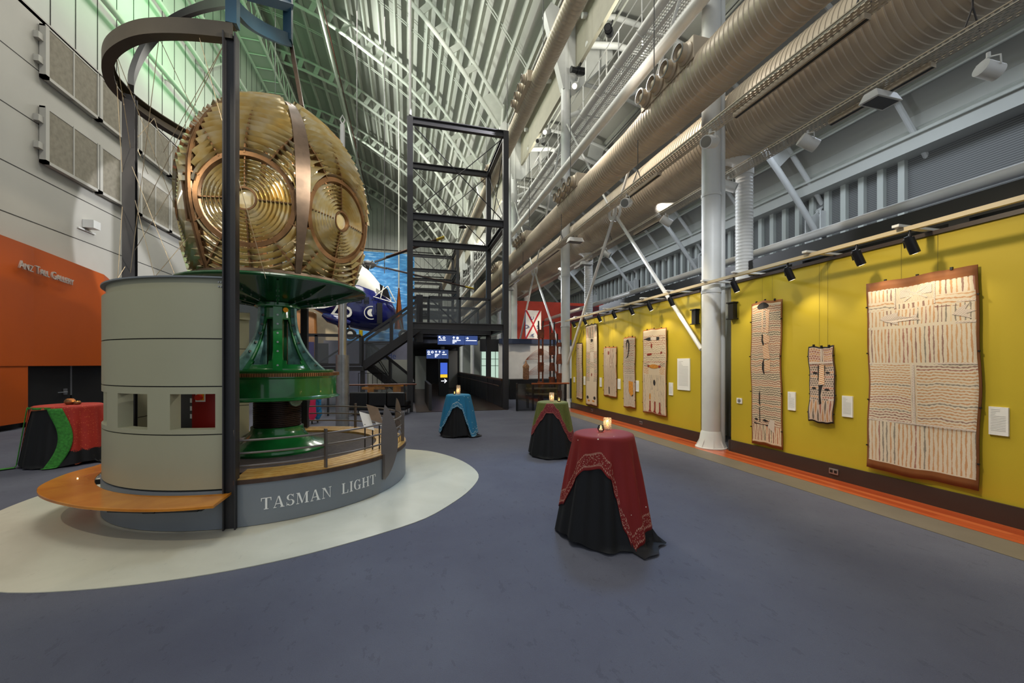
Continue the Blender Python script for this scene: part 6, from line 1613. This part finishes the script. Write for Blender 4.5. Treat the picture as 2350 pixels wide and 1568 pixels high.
# far corridor dressing
o=MB().box(2.6,3.4,28,28.1,.02,2.6).build('display_wall',M['offwhite']); tag(o,'pale exhibit panel at the far right of the corridor','panel')
o=MB().box(.5,1.2,27,27.1,.02,2.2).build('display_wall',M['offwhite']); tag(o,'pale exhibit panel at the far left of the corridor','panel')
o=MB().tube((2.2,26,.02),(2.2,26,2.8),.12,14).build('corridor_column',M['offwhite'],smooth=40); tag(o,'pale round column deep in the corridor','column')
struct(MB().box(-.2,4.2,34,34.2,0,3.1),'wall_corridor_end',M['black'])
# glass box room right of corridor
gb=atD(1125,HY,19.5)
t=root('glass_cabinet',(3.9,20,.0),'pale green lit glass block window right of the corridor','window wall')
MB().box(3.75,4.9,20.6,20.7,.9,2.35).build('glass_face',[emat('pale_green_glass','#b9d2c2',.8)],t)
for x in (3.75,4.12,4.5,4.88): MB().box(x-.012,x+.012,20.57,20.6,.9,2.35).build('mullion',M['charcoal'],t)
for z in (.9,1.6,1.95,2.35): MB().box(3.75,4.9,20.57,20.6,z-.012,z+.012).build('transom',M['charcoal'],t)
MB().box(3.7,4.95,20.6,20.75,.01,.9).build('base_wall',M['charcoal'],t); MB().box(3.7,4.95,20.6,20.75,2.35,3.0).build('header',M['charcoal'],t)
# =============================================================== EXHIBITS right of the corridor
struct(MB().box(4.6,9.5,20.2,20.3,0,2.75),'wall_exhibit',mat('white_exhibit_wall','#dcdad6',.6,0,.03))
o=MB().box(4.6,9.5,20.05,20.2,2.75,3.0).build('blue_beam',mat('navy_beam','#34405c',.4,.1,.05)); tag(o,'navy steel beam above the white exhibit wall','beam')
struct(MB().box(6.0,14,22.5,22.6,2.4,5.4),'wall_red',mat('orange_red_wall','#c43a1c',.6,0,.05))
struct(MB().box(9.0,14,22.3,22.4,4.2,5.2),'trim_10',mat('plum_wall','#5c1620',.6,0,.05))
# flag
fl=root('flag',(6.25,19.2,3.0),'white flag with a red diagonal cross and blue letters hanging above the exhibit wall','flag')
fy=19.35; x0,x1,z0,z1=5.78,6.62,2.98,4.42; M['flag_white']=mat('flag_cotton','#e6e4e0',.8,0,.04,scale=6); M['flag_red']=mat('flag_red','#b8202c',.8,0,.04); M['flag_blue']=mat('flag_blue','#20357c',.8,0,.04)
wv=lambda u,v,o=0:(x0+(x1-x0)*u,fy+.03*math.sin(u*9+v*2)-o,z0+(z1-z0)*v)
MB().grid(lambda u,v:wv(u,v),16,10).build('cloth',M['flag_white'],fl,smooth=80,fix=False)
MB().grid(lambda u,v:wv(u*.89+.11*v,u,.004),16,2).build('red_cross',M['flag_red'],fl,smooth=80,fix=False)
MB().grid(lambda u,v:wv(u*.89+.11*v,1-u,.004),16,2).build('red_cross',M['flag_red'],fl,smooth=80,fix=False)
MB().grid(lambda u,v:wv(u*.035,v,.005),2,10).build('blue_hem',M['flag_blue'],fl,fix=False)
for ch,u,v,rz in (('C',.42,.72,-1.57),('C',.12,.42,3.14),('O',.22,.40,3.14),('S',.80,.42,0),('A',.44,.12,-1.57)):
    p=wv(u,v,.045); s=.26 if ch!='O' else .13
    mesh_text('flag_letter',ch,s,M['flag_blue'],p,(PI/2,rz,0),fl,.003,center=True)
o=MB().box(4.75,5.1,20.0,20.04,3.01,4.3).build('flag',M['flag_white']); tag(o,'plain pale banner beside the white pipes, left of the crossed flag','banner')
# carved poles
M['carved']=mat('carved_brown_wood','#7a3a1a',.6,0,.3,scale=8); M['charred']=mat('charred_wood','#2b1a12',.6,0,.2)
def carved(px,D,z0,z1,lab,seed,dark):
    q=atD(px,HY,D); t=root('carved_pole',(q.x,q.y,0),lab,'sculpture','carved timber burial poles'); r=random.Random(seed); z=z0
    MB().tube((q.x,q.y,.01),(q.x,q.y,z0+.05),.02,8).build('stand_rod',M['black'],t)
    k=0
    while z<z1:
        h=r.uniform(.22,.42); h=min(h,z1-z+.02)
        if k%2==0: MB().tube((q.x,q.y,z),(q.x,q.y,z+h),r.uniform(.11,.14),14,r.uniform(.1,.14)).build('carved_block',M['carved'],t,smooth=40)
        else:
            for s in (-.075,.075): MB().beam(Vector((q.x,q.y,z))+rv*s,Vector((q.x,q.y,z+h))+rv*s,.05,.05,(0,1,0)).build('carved_strut',M['charred' if dark else 'carved'],t)
        z+=h; k+=1
    for s in (-.075,.075): MB().beam(Vector((q.x,q.y,z))+rv*s,Vector((q.x,q.y,z+.35))+rv*s*1.2,.045,.045,(0,1,0)).build('fork_tip',M['charred'],t)
carved(1241,15.5,.25,3.0,'left carved timber pole with lattice openings before the exhibit wall',4,False)
carved(1267,15.8,.25,3.0,'middle dark carved timber pole with crossed top before the exhibit wall',9,True)
carved(1284,15.5,.25,2.5,'right carved timber pole partly behind the white column',15,False)
q=atD(1207,HY,18.6); o=MB().lathe([(.001,0),(.12,.01),(.15,.1),(.14,.5),(.16,.62),(.1,.72),(.05,.78),(.03,.88),(.001,.92)],(q.x,q.y,.95),16).build('woven_figure',mat('woven_fibre','#b5825a',.8,0,.3,scale=20,bump=.6,bscale=60),smooth=50); tag(o,'woven fibre figure standing on the plinth before the white wall','figure')
o=MB().box(4.7,9.3,18.3,19.2,.01,.95).build('exhibit_plinth',M['black']); tag(o,'long black plinth below the white exhibit wall','plinth')
M['net']=mat('rust_fibre_net','#9a5a44',.8,0,.1)
t=root('fibre_wings',(6.6,19.9,1.1),'rust coloured woven fibre wings on the white exhibit wall','wall sculpture')
for z,w in ((1.2,.9),(2.0,.8)):
    for k in range(7):
        pts=[(6.0+w*2*f,20.0,z+.5*math.sin(PI*f)*(k/6)-.1+.1*f) for f in [i/12 for i in range(13)]]
        MB().path(pts,.008,5).build('strand',M['net'],t)
# glass barriers with timber rail beside column 2
t=root('glass_barrier',(4.6,13.7,0),'smoky glass barrier with timber handrail between tower and second column','barrier')
MB().box(3.75,5.7,13.7,13.72,.02,.98).build('glass_pane',M['glass_dark'],t)
MB().tube((4.3,13.6,.98),(5.75,13.6,.98),.03,10).build('timber_rail',mat('rail_timber','#8c4a28',.35,0,.1),t,smooth=40)
for x in (3.8,4.4,5.65): MB().box(x-.03,x+.03,13.72,13.8,.008,1.0).build('post',M['charcoal'],t)
t=root('bench_shelf',(5.0,14.6,0),'low slatted pale shelf behind the smoky glass barrier','shelf')
for z in (.5,.72): MB().box(4.4,5.7,14.5,14.65,z,z+.05).build('slat',mat('pale_slat','#b0a88c',.5,0,.1),t)
for x in (4.45,5.65): MB().box(x-.03,x+.03,14.5,14.65,.008,.8).build('leg',M['charcoal'],t)
t=root('glass_barrier',(-1,14,0),'smoky glass barrier with brown handrail left of the nearest tower','barrier')
MB().box(-2.6,.0,14.0,14.02,.02,.95).build('glass_pane',M['bal_glass'],t); MB().tube((-3.2,13.95,1.0),(.3,13.95,1.0),.028,10).build('timber_rail',mat('rail_timber2','#6c3a24',.35,0,.1),t,smooth=40)
for x in (-2.5,-.1): MB().box(x-.03,x+.03,14.02,14.1,.008,1.0).build('post',M['charcoal'],t)
# mezzanine clutter: dark low walls far back so the hall floor ends in exhibits
for i,(x0,x1,y,z,mt,l) in enumerate(((-9.8,-6.2,20.5,2.2,'steel_dark','dark grey exhibit wall behind the swimsuit forms'),(-1.9,.2,20.5,1.9,'offwhite','pale low exhibit wall beneath the stair'),(10,16,24,3.4,'charcoal','dark low exhibit wall in the far right aisle'))):
    o=MB().box(x0,x1,y,y+.2,.01,z).build('exhibit_wall',M[mt]); tag(o,l,'partition')
# ceiling pendants
for k,(px,py,D) in enumerate(((1062,522,17.0),(1035,570,20),(1012,670,30))):
    p=atD(px,py,D); t=root('pendant_lamp',p,('nearest','second','third')[k]+' small black pendant lamp hanging inside the tower','lamp','black pendant lamps inside the towers')
    MB().lathe([(.001,.12),(.05,.1),(.16,.02),(.17,0),(.001,.01)],tuple(p),20).build('shade',M['black'],t,smooth=40); MB().tube(p+Vector((0,0,.1)),p+Vector((0,0,2.0)),.008,5).build('cord',M['black'],t)
# =============================================================== CAMERA / LIGHT / VIEW
cam=bpy.data.cameras.new('camera'); co=bpy.data.objects.new('camera',cam); COL.objects.link(co); SC.camera=co
co.location=(0,0,H); co.rotation_euler=(PI/2,0,-A); cam.sensor_width=36; cam.lens=36*F/2350; cam.shift_y=51/2350; cam.clip_end=200; cam.clip_start=.05
w=bpy.data.worlds.new('w'); SC.world=w; w.use_nodes=True; w.node_tree.nodes['Background'].inputs[0].default_value=(.86,.93,1,1); w.node_tree.nodes['Background'].inputs[1].default_value=.55
WARM=(1,.84,.62); COOL=(.75,.85,1); NEU=(1,.95,.88); GRN=(.62,1,.62)
for y in (6,20,34,48):
    light('AREA',(-2,y,20.5),1150,(1,.96,.88),5,(-2,y,0),sy=8)  # unseen area lights added under the roof as general fill
# theatre lamps on the gutter walkway washing the roof
for y,e in ((16,3600),(28,5600),(40,2800)): light('SPOT',(-8.6,y,21.9),e,(.93,1,.9),.3,(3,y+3,18.5),120,.8)
for y in (9,15): light('SPOT',(-6,y,14),2600,(.35,1,.42),.4,(-10.5,y+8,18),75,.8)
light('AREA',(13,9,10.6),420,COOL,3,(13,9,0),sy=12); light('AREA',(13,26,10.6),420,COOL,3,(13,26,0),sy=16)
for y in (11,19,27,36): light('SPOT',(7.0,y,11.6),420,(1,.98,.86),.2,(8.2,y+2,16),120,.8)  # upward fills added without fixtures to brighten the aisle roof
light('SPOT',(4.2,9,8.8),500,(1,.9,.78),.3,(6.6,8,6),110,.8)
light('SPOT',(3.2,4.0,2.9),120,(1,.85,.68),.3,(5.9,8,6.6),120,.9) if False else None
# track spotlights
for k,(y,_) in enumerate(spots):
    light('SPOT',(5.72,y,2.97),15,(1,.86,.62),.03,(6.08,y-.12,1.75),96,.7,name='track_spot_beam')
for (y,z) in ((3.4,4.6),(7.5,4.6),(12,4.6)): light('SPOT',(3.2,y,z),290,(1,.85,.62),.12,(6.08,y,1.5),75,.8)  # added washers with no fixture, widening the soft pools on the olive wall
# warm fill added inside the lens, and unseen spots added to brighten the exhibit
light('POINT',(C0.x,C0.y,4.2),150,(1,.86,.62),.12)
light('SPOT',(3.4,1.6,6.5),2600,(1,.92,.78),.1,(C0.x,C0.y,4.0),30,.4); light('SPOT',(-6.5,1.5,5.5),700,(1,.88,.7),.1,(C0.x,C0.y,4.2),34,.4); light('SPOT',(4.6,6.0,3.6),260,(1,.96,.86),.1,(C0.x,C0.y,1.7),34,.5)
light('SPOT',(-4.6,.5,7.5),420,(1,.88,.66),.08,(C0.x-1.0,C0.y-1,1.8),42,.3)
light('SPOT',(5.4,11,9.5),420,(.75,.85,1),.06,(C0.x+.6,C0.y,1.6),22,.3)
# cool spots added to brighten columns and trusses, some set at the tray floodlights
light('SPOT',(4.9,10.6,5.3),500,(.86,.92,1),.1,(5.95,6.8,4.2),60,.8)
light('SPOT',(4.3,3.2,5.0),260,(.9,.94,1),.1,(6.0,6.8,3.2),50,.8)
light('SPOT',(6.6,9.5,5.9),500,(.82,.9,1),.1,(16.5,13,8),70,.7); light('SPOT',(6.6,17,5.9),500,(.82,.9,1),.1,(16.5,20.5,8),70,.7)
light('SPOT',(4.9,18.6,5.3),500,(.86,.92,1),.1,(5.95,14.4,4.2),60,.8)
# pools on the floor and walls
light('SPOT',(5.3,10,10.5),2000,(.35,.6,1),.8,(1.6,4.6,0),30,.6)
light('SPOT',(5.3,13,11.5),5500,(.95,.95,1),.06,(-9.8,19.0,5.6),25,.1)
light('SPOT',(-4,3,9),1200,(1,.86,.66),.1,(-9.9,14.9,3.2),24,.3)
light('SPOT',(1,20,9),1500,(1,.95,.85),.15,(-3,23,5),50,.5)
light('SPOT',(-4,28,9),1500,(.95,.97,1),.15,(-4,36,6.5),75,.6)
light('SPOT',(-6,18,6),900,(1,.86,.62),.15,(-7.5,26,3.5),60,.6)
light('SPOT',(7.5,17,4.8),260,(1,.86,.66),.1,(7,20.2,1.6),75,.6); light('SPOT',(6.5,16,5),160,(1,.8,.6),.08,(7.5,22.4,4),60,.6)
light('SPOT',(.4,14.6,4),160,(1,.7,.35),.05,(-.4,15.6,.7),45,.5)
SC.view_settings.view_transform='Standard'; SC.view_settings.look='None'; SC.view_settings.gamma=1; SC.view_settings.use_curve_mapping=False; SC.view_settings.exposure=0.08
SC.cycles.use_denoising=True; SC.cycles.use_adaptive_sampling=True; SC.cycles.adaptive_threshold=.04; SC.cycles.max_bounces=5; SC.cycles.transparent_max_bounces=12; SC.cycles.diffuse_bounces=3; SC.cycles.glossy_bounces=3; SC.cycles.transmission_bounces=4; SC.cycles.sample_clamp_indirect=5; SC.cycles.caustics_reflective=False; SC.cycles.caustics_refractive=False
